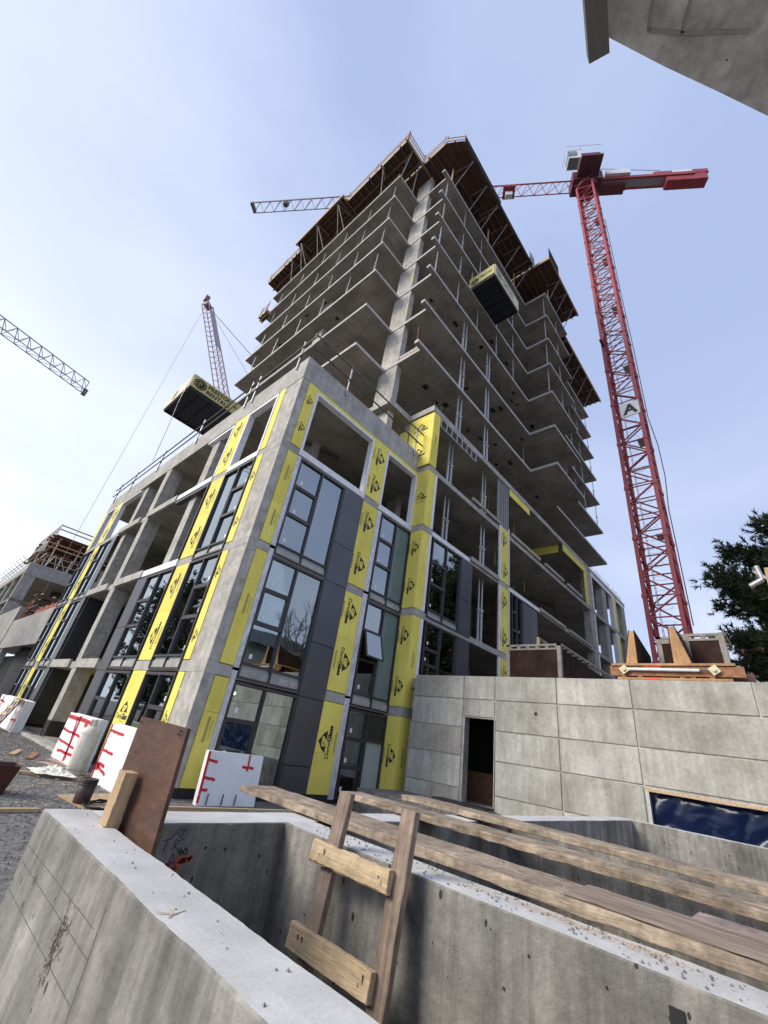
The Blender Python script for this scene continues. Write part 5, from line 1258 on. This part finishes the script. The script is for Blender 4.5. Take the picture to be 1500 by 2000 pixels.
# ------------------------------------------------------------------ planks, ladder, plywood
ZP = 1.195
def plank(label, x0, x1, ys, ye, z=ZP, m=LUMW, t=.046, grp='weathered planks laid over the pit', dz=0.0):
    me = board_mesh(abs(ye - ys), x1 - x0, t, m, .005, .004, 60, 'plank'); 
    return place_board('plank', me, ((x0 + x1) / 2, ys, z - t / 2), ((x0 + x1) / 2, ye, z - t / 2 + dz), parent=None, label=label, cat='plank', group=grp)
plank('weathered plank nearest the ladder, its end overhanging the scribbled wall', 2.295, 2.635, 3.50, -3.2)
plank('weathered plank in the middle of the three over the pit', 3.40, 3.70, 3.48, -3.4, z=1.193)
plank('weathered plank farthest from the ladder', 4.33, 4.68, 3.46, -3.6, z=1.194)
plank('short reddish board lying on the ladder-side plank', 2.31, 2.63, .92, -3.0, z=ZP + .012, m=mat('reddish_ply', (.20, .15, .115), (.36, .285, .23), stretch=(.5, 6, 6), scale=3, bump=.6, bscale=12, fine=.25), t=.011, grp=None)
struct('pit_cross_wall', MB().box(2.281, 4.999, -3.2, -2.9, -1.5, 1.147), FCON)
single('plywood_scrap', MB().box(2.72, 3.25, -.8, .60, 1.125, 1.14), mat('pink_ply_scrap', (.27, .205, .18), (.40, .32, .29), iso=.3), 'pinkish plywood offcut between the first two planks', 'plywood')
sp_ = MB()
for k in range(500):
    x0_, x1_ = random.choice(((2.30, 2.63), (2.30, 2.63), (3.41, 3.69), (4.34, 4.67))); x = random.uniform(x0_, x1_); y = random.choice((random.uniform(-1, 3.4), random.gauss(1.6, .25), random.gauss(1.15, .1))); r = random.uniform(.001, .005) * random.random()
    sp_.add([(x + math.cos(q) * r, y + math.sin(q) * r * 1.4, ZP + .0035) for q in (0, 1.2, 2.5, 3.8, 5)] + [(x, y, ZP + .004 + r * .8)], [(0, 1, 5), (1, 2, 5), (2, 3, 5), (3, 4, 5), (4, 0, 5)])
single('cement_crumbs', sp_, mat('cement_crumb', (.42, .38, .33), (.56, .52, .46)), 'pale cement crumbs scattered on the three planks', 'debris', kind='stuff')
single('timber_sleeper', MB().bar((2.285, -.2, 1.08), (4.995, -.2, 1.08), .088, .085), LUMR, 'timber spanning the pit under the pinkish offcut', 'timber')

ldr = thing('site_ladder', 'short site built timber ladder with two pale rungs leaning on the streaked pit wall', 'ladder', (1.6, 1.75, -1.4))
def lean(z, off=0): return 1.985 - (1.38 - z) * .15 + off
for (y0_, y1_) in ((1.92, 2.01), (1.47, 1.56)):
    me = board_mesh(2.85, y1_ - y0_, .038, LUMR, .003, 0, 30, 'rail')
    place_board('rail', me, (lean(1.385), (y0_ + y1_) / 2, 1.385), (lean(-1.4), (y0_ + y1_) / 2 , -1.4), up=(-1, 0, .15), parent=ldr)
for z, w_, l_ in ((1.11, .089, 'rough splintered rung at the top'), (.785, .095, 'smooth clean rung below'), (.46, .089, None), (.135, .089, None), (-.19, .089, None), (-.515, .089, None)):
    me = board_mesh(.545, w_, .038, RUNG, .003 if z < 1 else .006, 0, 18, 'rung')
    o = place_board('rung', me, (lean(z, -.040), 2.075, z), (lean(z, -.040), 1.53, z), up=(-1, 0, .15), parent=ldr, label=l_)
    for yy in (2.0, 1.97, 1.57, 1.59): part('nail_head', MB().tube((lean(z, -.061), yy, z + random.uniform(-.03, .03)), (lean(z, -.058), yy, z), .003, 6), DST, ldr) if z > .5 else None

pl_ = MB(); X_ = 1.035
pl_.box(0, 1, 0, 1, 0, 1); pl_.v = []
c4 = [(2.02, ZT - .25), (2.74, ZT - .25), (2.755, 1.58), (2.24, 1.565)]
c4 = [(1.98, .35), (2.62, .35), (2.73, 1.585), (2.145, 1.575)]
pl_ = MB().add([(X_ + dx_ + (z - 1.14) * .02, y, z) for dx_ in (0, .018) for y, z in c4], [(0, 3, 2, 1), (4, 5, 6, 7), (0, 1, 5, 4), (1, 2, 6, 5), (2, 3, 7, 6), (3, 0, 4, 7)])
pw = single('plywood_sheet', pl_, PLYB, 'dark brown plywood sheet standing upright against the pale topped wall', 'plywood')
for k, (y, z) in enumerate(((2.2, 1.545), (2.19, 1.56), (2.68, 1.56))): part('screw', MB().tube((X_ - .006, y, z), (X_ + .003, y, z), .005, 6), DST, pw)
me = board_mesh(.235, .088, .06, LUM, .003, 0, 10, 'post')
place_board('timber_post', me, (.985, 2.47, ZT - .02), (.985, 2.47, 1.36), up=(-1, 0, 0), label='short pale timber post in front of the brown plywood sheet', cat='timber')
single('timber_batten', MB().bar((2.2, 4.9, .78), (4.6, 4.9, .76), .04, .045), LUM, 'thin pale batten spanning in front of the foam board below the podium corner', 'timber')
single('timber_crate', MB().box(3.2, 3.75, 3.9, 4.6, .0, .84), GL, 'grey timber crate behind the scribbled wall', 'crate')
hk = MB()
for k in range(9): hk.tube((2.4 + k * .32, 3.3, 0), (2.42 + k * .32, 3.32, 1.05), .008, 4)
single('starter_bar_row', hk, REBAR, 'row of thin starter bars behind the scribbled wall', 'rebar', kind='stuff')

# ------------------------------------------------------------------ foam boards with red tape
def foam(label, x0, x1, y0, y1, z0, z1, tapes, face='X', lean_=0.0):
    t = thing('foam_board_stack', label, 'insulation', ((x0 + x1) / 2, (y0 + y1) / 2, z0), 'white foam boards bound with red tape')
    n = 4 if face == 'X' else 2; th = ((x1 - x0) if face == 'X' else (y1 - y0)) / n
    for k in range(n):
        mb = MB()
        if face == 'X': mb.box(x0 + k * th + .004, x0 + (k + 1) * th - .004, y0 + random.uniform(0, .02), y1 - random.uniform(0, .02), z0, z1 - random.uniform(0, .02))
        else: mb.box(x0, x1, y0 + k * th + .004, y0 + (k + 1) * th - .004, z0, z1)
        mb.v = [(a + (c - z0) * lean_ if face == 'X' else a, b + (c - z0) * lean_ if face != 'X' else b, c) for a, b, c in mb.v]
        part('foam_board', mb, FOAM, t)
    for (a, b, w_) in tapes:
        p = Vector(a); q = Vector(b)          # (u, z) pairs on the visible face
        N = 7; mb = MB()
        for i in range(N):
            s0 = p + (q - p) * i / N; s1_ = p + (q - p) * (i + 1) / N
            j = random.uniform(-.008, .008)
            if face == 'X':
                A_ = (x0 - .006 + (s0.y - z0) * lean_, s0.x, s0.y + j); B_ = (x0 - .006 + (s1_.y - z0) * lean_, s1_.x, s1_.y + j)
                mb.bar(A_, B_, .004, w_, up=(0, 0, 1) if abs(q.x - p.x) > abs(q.y - p.y) else (0, 1, 0))
            else:
                A_ = (s0.x, y0 - .006 + (s0.y - z0) * lean_, s0.y + j); B_ = (s1_.x, y0 - .006 + (s1_.y - z0) * lean_, s1_.y + j)
                mb.bar(A_, B_, .004, w_, up=(0, 0, 1) if abs(q.x - p.x) > abs(q.y - p.y) else (1, 0, 0))
        part('tape_strip', mb, TAPE, t)
    return t
foam('white foam board with red tape ends propped below the podium corner window', 5.42, 6.86, 9.70, 9.84, 0.0, .99,
     [((5.44, .98), (5.44, .05), .06), ((5.42, .82), (5.68, .80), .05), ((5.42, .50), (5.72, .46), .05), ((5.42, .28), (5.60, .27), .05), ((6.48, 1.0), (6.48, .66), .045), ((6.33, .74), (6.64, .73), .05)], face='Y', lean_=.10)
for x, l_ in ((5.62, 'nearest the yellow strip'), (5.98, 'in the middle of three'), (6.3, 'nearest the charcoal panels')): single('steel_bar', MB().box(x, x + .012, 9.66, 9.69, 0.02, .22), MEMB, 'thin dark bar before the foam board, ' + l_, 'bar', 'thin dark bars before the foam board')
foam('white foam board stack bound with many red tapes beside the gas cylinder', 4.12, 4.42, 13.55, 16.05, 0.0, 1.16,
     [((16.0, 1.06), (13.6, 1.04), .09), ((14.9, 1.14), (14.8, .06), .12), ((15.15, 1.1), (14.7, .1), .07), ((16.0, .72), (14.2, .68), .05), ((16.0, .45), (14.4, .40), .05), ((15.7, .22), (14.2, .25), .06), ((14.3, .98), (13.6, .8), .1), ((15.9, .78), (15.9, .70), .05)])
foam('white foam board stack with red tape nearest the brown plywood sheet', 4.10, 4.38, 10.70, 12.30, 0.0, 1.17,
     [((12.22, 1.15), (12.22, .05), .06), ((12.22, 1.02), (11.3, 1.0), .05), ((12.2, .62), (11.5, .60), .05), ((12.25, .36), (11.7, .34), .06), ((12.28, .26), (12.0, .30), .12), ((12.1, .3), (11.5, .22), .05)])
foam('white foam board stack behind the timber pallet at the far bay', 4.12, 4.45, 22.5, 28.2, 0.0, 1.13,
     [((22.7, 1.1), (22.7, .05), .10), ((27.4, 1.1), (27.0, .05), .12), ((27.9, .9), (26.7, .86), .08), ((27.6, .5), (26.6, .4), .08), ((23.6, .4), (22.6, .42), .07)])

# ------------------------------------------------------------------ gas cylinder, pail, pallet, odds and ends
gc = thing('gas_cylinder', 'tall off-white gas cylinder between the taped foam stacks', 'gas cylinder', (3.93, 12.95, 0))
c = (3.93, 12.95, 0)
part('foot_ring', MB().lathe([(.165, 0), (.175, .01), (.175, .07), (.165, .08)], c), TANK, gc, smooth=False)
part('body', MB().lathe([(.10, .05), (.17, .07), (.188, .12), (.19, .20), (.19, .86), (.186, .90), (.165, .96), (.12, 1.0), (.05, 1.02)], c, 28), TANK, gc, smooth=True)
part('weld_band', MB().lathe([(.191, .84), (.195, .85), (.195, .865), (.191, .875)], c), TANK, gc)
nk = MB()
for k in range(3):
    a = k * 2.09 + .4; nk.add([(c[0] + .085 * math.cos(a + t), c[1] + .085 * math.sin(a + t), z) for z in (1.0, 1.16) for t in (-.7, -.25, .25, .7)], [(0, 1, 5, 4), (1, 2, 6, 5), (2, 3, 7, 6)])
part('valve_guard', nk, TANK, gc)
part('valve', MB().tube((c[0], c[1], 1.0), (c[0], c[1], 1.12), .025, 8).tube((c[0], c[1], 1.08), (c[0] + .06, c[1], 1.08), .012, 6), mat('brass', (.35, .25, .10), metal=.8, rough=.4), gc)
pa = thing('metal_pail', 'rusty black pail on a plywood scrap beside the wall end', 'pail', (3.22, 9.6, 0))
c = (3.22, 9.6, .02)
part('body', MB().lathe([(.125, 0), (.13, .01), (.142, .36), (.13, .36), (.118, .03)], c, 22), RPAI, pa, smooth=True)
for z in (.30, .33, .265): part('rim_ring', MB().lathe([(.143, z), (.15, z + .006), (.15, z + .014), (.143, z + .02)], c, 22), RPAI, pa)
single('plywood_scrap', MB().prism([(3.0, 10.3), (3.15, 9.15), (3.95, 9.0), (4.0, 10.6)], 0.004, .018), LUM, 'pale plywood scrap under the rusty pail', 'plywood')
cb_ = MB(); pr = None
pts = [(3.45 + .22 * math.cos(i * .55) * (1 + .02 * i), 9.25 + .35 * math.sin(i * .55 + .4), .03 + .012 * (i % 5)) for i in range(36)]
cb_.path(pts, .012, 5); single('cable_coil', cb_, BLK, 'loose black cable coil beside the rusty pail', 'cable')
pt = thing('timber_pallet', 'timber pallet leaning on the far foam stack', 'pallet', (3.95, 23.4, 0))
u_ = Vector((.32, 0, .95)).normalized(); v_ = Vector((0, 1, 0)); o_ = Vector((3.55, 22.6, .02))
for k in range(5): part('pallet_slat', MB().bar(o_ + u_ * (.08 + k * .26), o_ + u_ * (.08 + k * .26) + v_ * 1.1, .11, .02, up=Vector((-.95, 0, .32))), LUM, pt)
for k in range(3): part('pallet_bearer', MB().bar(o_ + v_ * (.05 + k * .5) + Vector((.06, 0, 0)), o_ + v_ * (.05 + k * .5) + u_ * 1.2 + Vector((.06, 0, 0)), .05, .09, up=(0, 1, 0)), LUMW, pt)
part('pallet_slat', MB().bar(o_ + u_ * 1.15 + Vector((.12, 0, 0)), o_ + u_ * 1.15 + v_ * 1.1 + Vector((.12, 0, 0)), .11, .02, up=Vector((-.95, 0, .32))), LUM, pt)
def litter(name, label, p, q, w_, h_, m=LUM, cat='timber', grp=None):
    single(name, MB().bar(p, q, w_, h_), m, label, cat, grp)
litter('plank', 'long pale plank lying on the gravel by the rag', (1.9, 13.1, .04), (3.75, 12.15, .03), .14, .05, LUM, 'plank')
litter('plank', 'short pale plank lying on the gravel near the wall end', (1.2, 8.86, .03), (2.46, 8.95, .03), .09, .045, LUM, 'plank')
litter('wood_offcut', 'pale wood offcut lying alone on the gravel', (3.12, 15.6, .03), (3.48, 16.7, .03), .14, .03, LUM)
litter('wood_offcut', 'brown wood offcut lying beside the pale one', (3.4, 15.0, .03), (3.85, 16.4, .03), .13, .03, ORNG)
litter('wood_offcut', 'thin splintered lath on the gravel before the long plank', (2.2, 14.2, .02), (3.1, 13.8, .03), .04, .02, LUM)
single('plywood_offcut', MB().prism([(3.85, 15.2), (4.05, 14.1), (4.10, 14.2), (4.08, 15.5)], .01, .03), mat('pink_grey_ply', (.30, .22, .19), (.40, .31, .27)), 'pinkish plywood offcut at the foot of the taped foam stack', 'plywood')
single('plywood_offcut', MB().prism([(3.5, 14.6), (3.85, 13.6), (4.0, 13.7), (3.75, 14.7)], .01, .03), MATS['pink_grey_ply'], 'grey brown board flat on the gravel near the gas cylinder', 'plywood')
single('red_brown_bin', MB().add([(1.9, 10.2, 0), (2.18, 10.2, 0), (2.18, 10.6, 0), (1.9, 10.6, 0), (1.86, 10.15, .42), (2.26, 10.15, .42), (2.26, 10.68, .42), (1.86, 10.68, .42)],
       [(0, 3, 2, 1), (0, 1, 5, 4), (1, 2, 6, 5), (2, 3, 7, 6), (3, 0, 4, 7)]), mat('dark_maroon_plastic', (.05, .012, .010), (.08, .02, .016), rough=.4), 'dark maroon bin standing on the gravel under the long plank', 'bin')
rg = MB(); n = 26
for j in range(n):
    for i in range(n):
        x = 3.0 + .75 * i / (n - 1) ; y = 12.25 + .75 * j / (n - 1) - .35 * i / (n - 1)
        e_ = min(i, j, n - 1 - i, n - 1 - j) / (n / 2)
        rg.v.append((x + .05 * noise.noise(Vector((i * .4, j * .4, 3))), y + .06 * noise.noise(Vector((i * .4, j * .4, 8))), .05 + .02 + e_ * .11 * (1 + 1.3 * noise.noise(Vector((i * .35, j * .35, 1)))) + .02 * abs(noise.noise(Vector((i * .9, j * .9, 4))))))
for j in range(n - 1):
    for i in range(n - 1): a = j * n + i; rg.f.append((a, a + 1, a + n + 1, a + n)); rg.m.append(0)
single('white_rag', rg, RAG, 'crumpled cream rag at the foot of the gas cylinder', 'rag', smooth=True)
struct('kerb', MB().box(4.42, 4.60, 16.5, 34, 0, .10), CONC)
struct('slab_apron', MB().box(4.61, 7.3, 16.2, 34, 0.0, .05), CONC)
ch = MB()
for k in range(420):
    x = random.uniform(2.2, 4.4); y = random.uniform(9, 22); a = random.random() * 3.14; L_ = random.uniform(.02, .10)
    ch.bar((x, y, .02), (x + math.cos(a) * L_, y + math.sin(a) * L_, .025), random.uniform(.008, .03), .008)
single('wood_chips', ch, LUM, 'wood splinters and scraps strewn over the gravel', 'debris', kind='stuff')

# ------------------------------------------------------------------ overhead slab edge and beam
ov = MB().prism([(-.6, -.30), (.62, -.040), (.66, -.066), (.83, -.176), (1.01, -.299), (1.188, -.418), (1.6, -.693), (3.0, -1.626), (3.0, -5), (-.6, -5)][::1], 3.84, 4.1)
osl = single('overhead_slab', ov, OVER, 'rough concrete slab edge hanging overhead against the sky', 'slab')
mb = MB()
for a, b in (((.700, -.155), (.775, -.235)), ((.775, -.235), (.905, -.40)), ((.700, -.155), (.60, -.20)), ((.60, -.20), (.60, -.30)), ((.775, -.235), (.66, -.30))): mb.bar((a[0], a[1], 3.838), (b[0], b[1], 3.838), .010, .004)
single('overhead_beam', MB().add([(.630, .020, 3.74), (.645, -.040, 3.74), (-.6, -.34, 3.74), (-.6, -.275, 3.74), (.630, .020, 3.83), (.645, -.040, 3.83), (-.6, -.34, 3.83), (-.6, -.275, 3.83)],
       [(0, 1, 2, 3), (7, 6, 5, 4), (0, 4, 5, 1), (1, 5, 6, 2), (2, 6, 7, 3), (3, 7, 4, 0)]), mat('dark_grey_beam', (.10, .095, .09), (.15, .14, .135), bump=.4, stretch=(.4, 3, 3)), 'dark timber beam end beside the overhead concrete slab', 'beam')
part('form_imprint', mb, mat('imprint_dark', (.24, .22, .21), (.34, .32, .30)), osl)

# clamp piece at the frame edge
t = thing('wall_clamp', 'galvanised form clamp on a raw board end above the retaining wall', 'clamp', (6, 0, 3.8))
dA = Vector((math.cos(rad(-.75)), math.sin(rad(-.75)), .392)); dB = Vector((math.cos(rad(.62)), math.sin(rad(.62)), .361)); dC = Vector((math.cos(rad(-.55)), math.sin(rad(-.55)), .372))
o_ = Vector((0, 0, 1.64)); Dk = 7.0
part('arm', MB().tube(o_ + dB * Dk, o_ + dC * Dk, .035, 10), STL, t); part('arm', MB().tube(o_ + dC * Dk, o_ + dA * Dk + Vector((0, .05, .05)), .03, 10).tube(o_ + dC * Dk + Vector((0, -.05, 0)), o_ + dC * Dk + Vector((0, .06, .12)), .025, 8), STL, t)
part('board_end', MB().bar(o_ + dC * Dk + Vector((0, -.04, 0)), o_ + dC * Dk + Vector((0, -2.2, -.1)), .05, .30), LUM, t)
part('support_post', MB().bar((Dk, -2.1, 0), (Dk, -2.1, 4.4), .09, .09, up=(0, 1, 0)), LUM, t)

# ------------------------------------------------------------------ trees
def pine(label, base, height, crown_r, z_lo, n_br, seed, dens=1.0, grp=None, needle=.30):
    rnd_ = random.Random(seed); t = thing('pine_tree', label, 'tree', base, grp); B0 = Vector(base)
    part('trunk', MB().tube(B0, B0 + Vector((.2, .1, height * .5)), .38, 10, .25).tube(B0 + Vector((.2, .1, height * .5)), B0 + Vector((.1, 0, height * .96)), .25, 8, .05), BARK, t)
    lm = MB(); nd = MB()
    for k in range(n_br):
        f = (k + rnd_.random()) / n_br; z = z_lo + (height - z_lo) * f
        prof = max(.05, 1 - ((f - .42) / .62) ** 2) ** .5
        L_ = crown_r * prof * rnd_.uniform(.70, 1.04); a = rnd_.random() * 6.283
        s_ = B0 + Vector((0, 0, z - L_ * .12)); d = Vector((math.cos(a), math.sin(a), rnd_.uniform(-.02, .35) + .25 * f))
        e_ = s_ + d * L_; lm.tube(s_, e_, .07, 4, .02)
        m_ = max(5, int(L_ * 5.0 * dens))
        for j in range(m_):
            q = rnd_.uniform(.30, 1.0) ** .6; c = s_ + d * L_ * q
            off = Vector((rnd_.gauss(0, 1), rnd_.gauss(0, 1), rnd_.gauss(0, 1))) * (.42 + .28 * (1 - q) * L_ / crown_r)
            tip = c + off; 
            if j % 2 == 0: lm.tube(c, tip, .02, 3, .008)
            ax_ = (off.normalized() + d * .9 + Vector((0, 0, .4))).normalized()
            for w_ in range(15):
                u = (ax_ * rnd_.uniform(.35, 1.0) + Vector((rnd_.gauss(0, 1), rnd_.gauss(0, 1), rnd_.gauss(0, 1))) * .45).normalized()
                b = tip + ax_ * rnd_.uniform(-.25, .12); s2_ = u.cross(Vector((rnd_.gauss(0, 1), rnd_.gauss(0, 1), rnd_.gauss(0, 1)))).normalized() * needle * .13
                nd.add([b - s2_, b + s2_, b + u * needle * rnd_.uniform(.7, 1.3)], [(0, 1, 2)])
    part('limbs', lm, BARK, t, kind='stuff'); part('crown', nd, NEED, t, kind='stuff')
    return t
pine('dark green pine rising behind the formwork at the retaining wall', (40.5, -5.6, 0), 19.6, 9.0, 3.5, 270, 3, 3.2, needle=.40)
bt = thing('pennant_line', 'thin line of small red pennants in front of the pine', 'pennant', (34, 1.5, 8))
part('line', MB().path([(38, 6, 11.6), (36, 2, 10.4), (35, -1, 10.1), (34, -6, 10.8)], .02, 3), DST, bt)
for k in range(9):
    p = Vector((36 - k * .4, 2 - k * 1.0 + .8, 10.35)); part('pennant', MB().add([p, p + Vector((0, -.22, 0)), p + Vector((0, -.11, -.32))], [(0, 1, 2)]), mat('faded_red_cloth', (.5, .10, .08), rough=.8), bt)
part('end_pole', MB().tube((38, 6, 0), (38, 6, 11.7), .05, 6).tube((34, -6, 0), (34, -6, 10.9), .05, 6), STL, bt)

# what the glass mirrors: trees and a house on the other side of the site
def bare(label, base, h, seed, grp=None):
    rr_ = random.Random(seed); t = thing('bare_tree', label, 'tree', base, grp); mb = MB()
    def grow(p, d, L_, r, lv):
        q = p + d * L_; mb.tube(p, q, r, 5 if lv < 3 else 3, r * .68, caps=False)
        if lv >= 6: return
        for k in range(3 if lv < 5 else 2):
            n_ = (d + Vector((rr_.gauss(0, 1), rr_.gauss(0, 1), rr_.gauss(0, .7) + .25)) * .48).normalized(); grow(q, n_, L_ * rr_.uniform(.62, .85), r * .62, lv + 1)
    grow(Vector(base), Vector((0, 0, 1)), h * .24, h * .018, 0); part('branches', mb, BARK, t, kind='stuff'); return t
bare('leafless tree across the site mirrored in the shaded face glass', (30, -16, 0), 17, 5)
bare('leafless tree across the street mirrored in the sunlit face glass', (-7.5, 36, 0), 15, 8)
bare('second leafless tree across the street mirrored in the sunlit glass', (-10, 52, 0), 19, 9)
bare('leafless tree near the grey house mirrored in the pillar side window', (38, -22, 0), 16, 12)
pine('conifer across the street mirrored in the lower sunlit glass', (-8.0, 45, 0), 14, 3.2, 1.5, 60, 21, 1.6, needle=.5)
pine('second conifer across the street mirrored in the sunlit glass', (-12, 62, 0), 17, 4, 2.0, 60, 22, 1.5, needle=.5)
hs = thing('grey_house', 'grey sided house across the site mirrored in the shaded face glass', 'house', (22, -20, 0))
part('walls', MB().box(15, 31, -28, -18, 0, 8.6), SIDG, hs)
part('roof', MB().add([(14.3, -28.6, 8.6), (31.7, -28.6, 8.6), (31.7, -17.4, 8.6), (14.3, -17.4, 8.6), (14.3, -23, 11), (31.7, -23, 11)], [(0, 1, 5, 4), (2, 3, 4, 5), (1, 2, 5), (3, 0, 4), (3, 2, 1, 0)]), DPAN, hs)
for x in (17, 20.5, 24, 27.5):
    for z in (1.6, 5.2): part('window', MB().box(x, x + 1.5, -17.99, -17.95, z, z + 1.7), CWHT, hs)
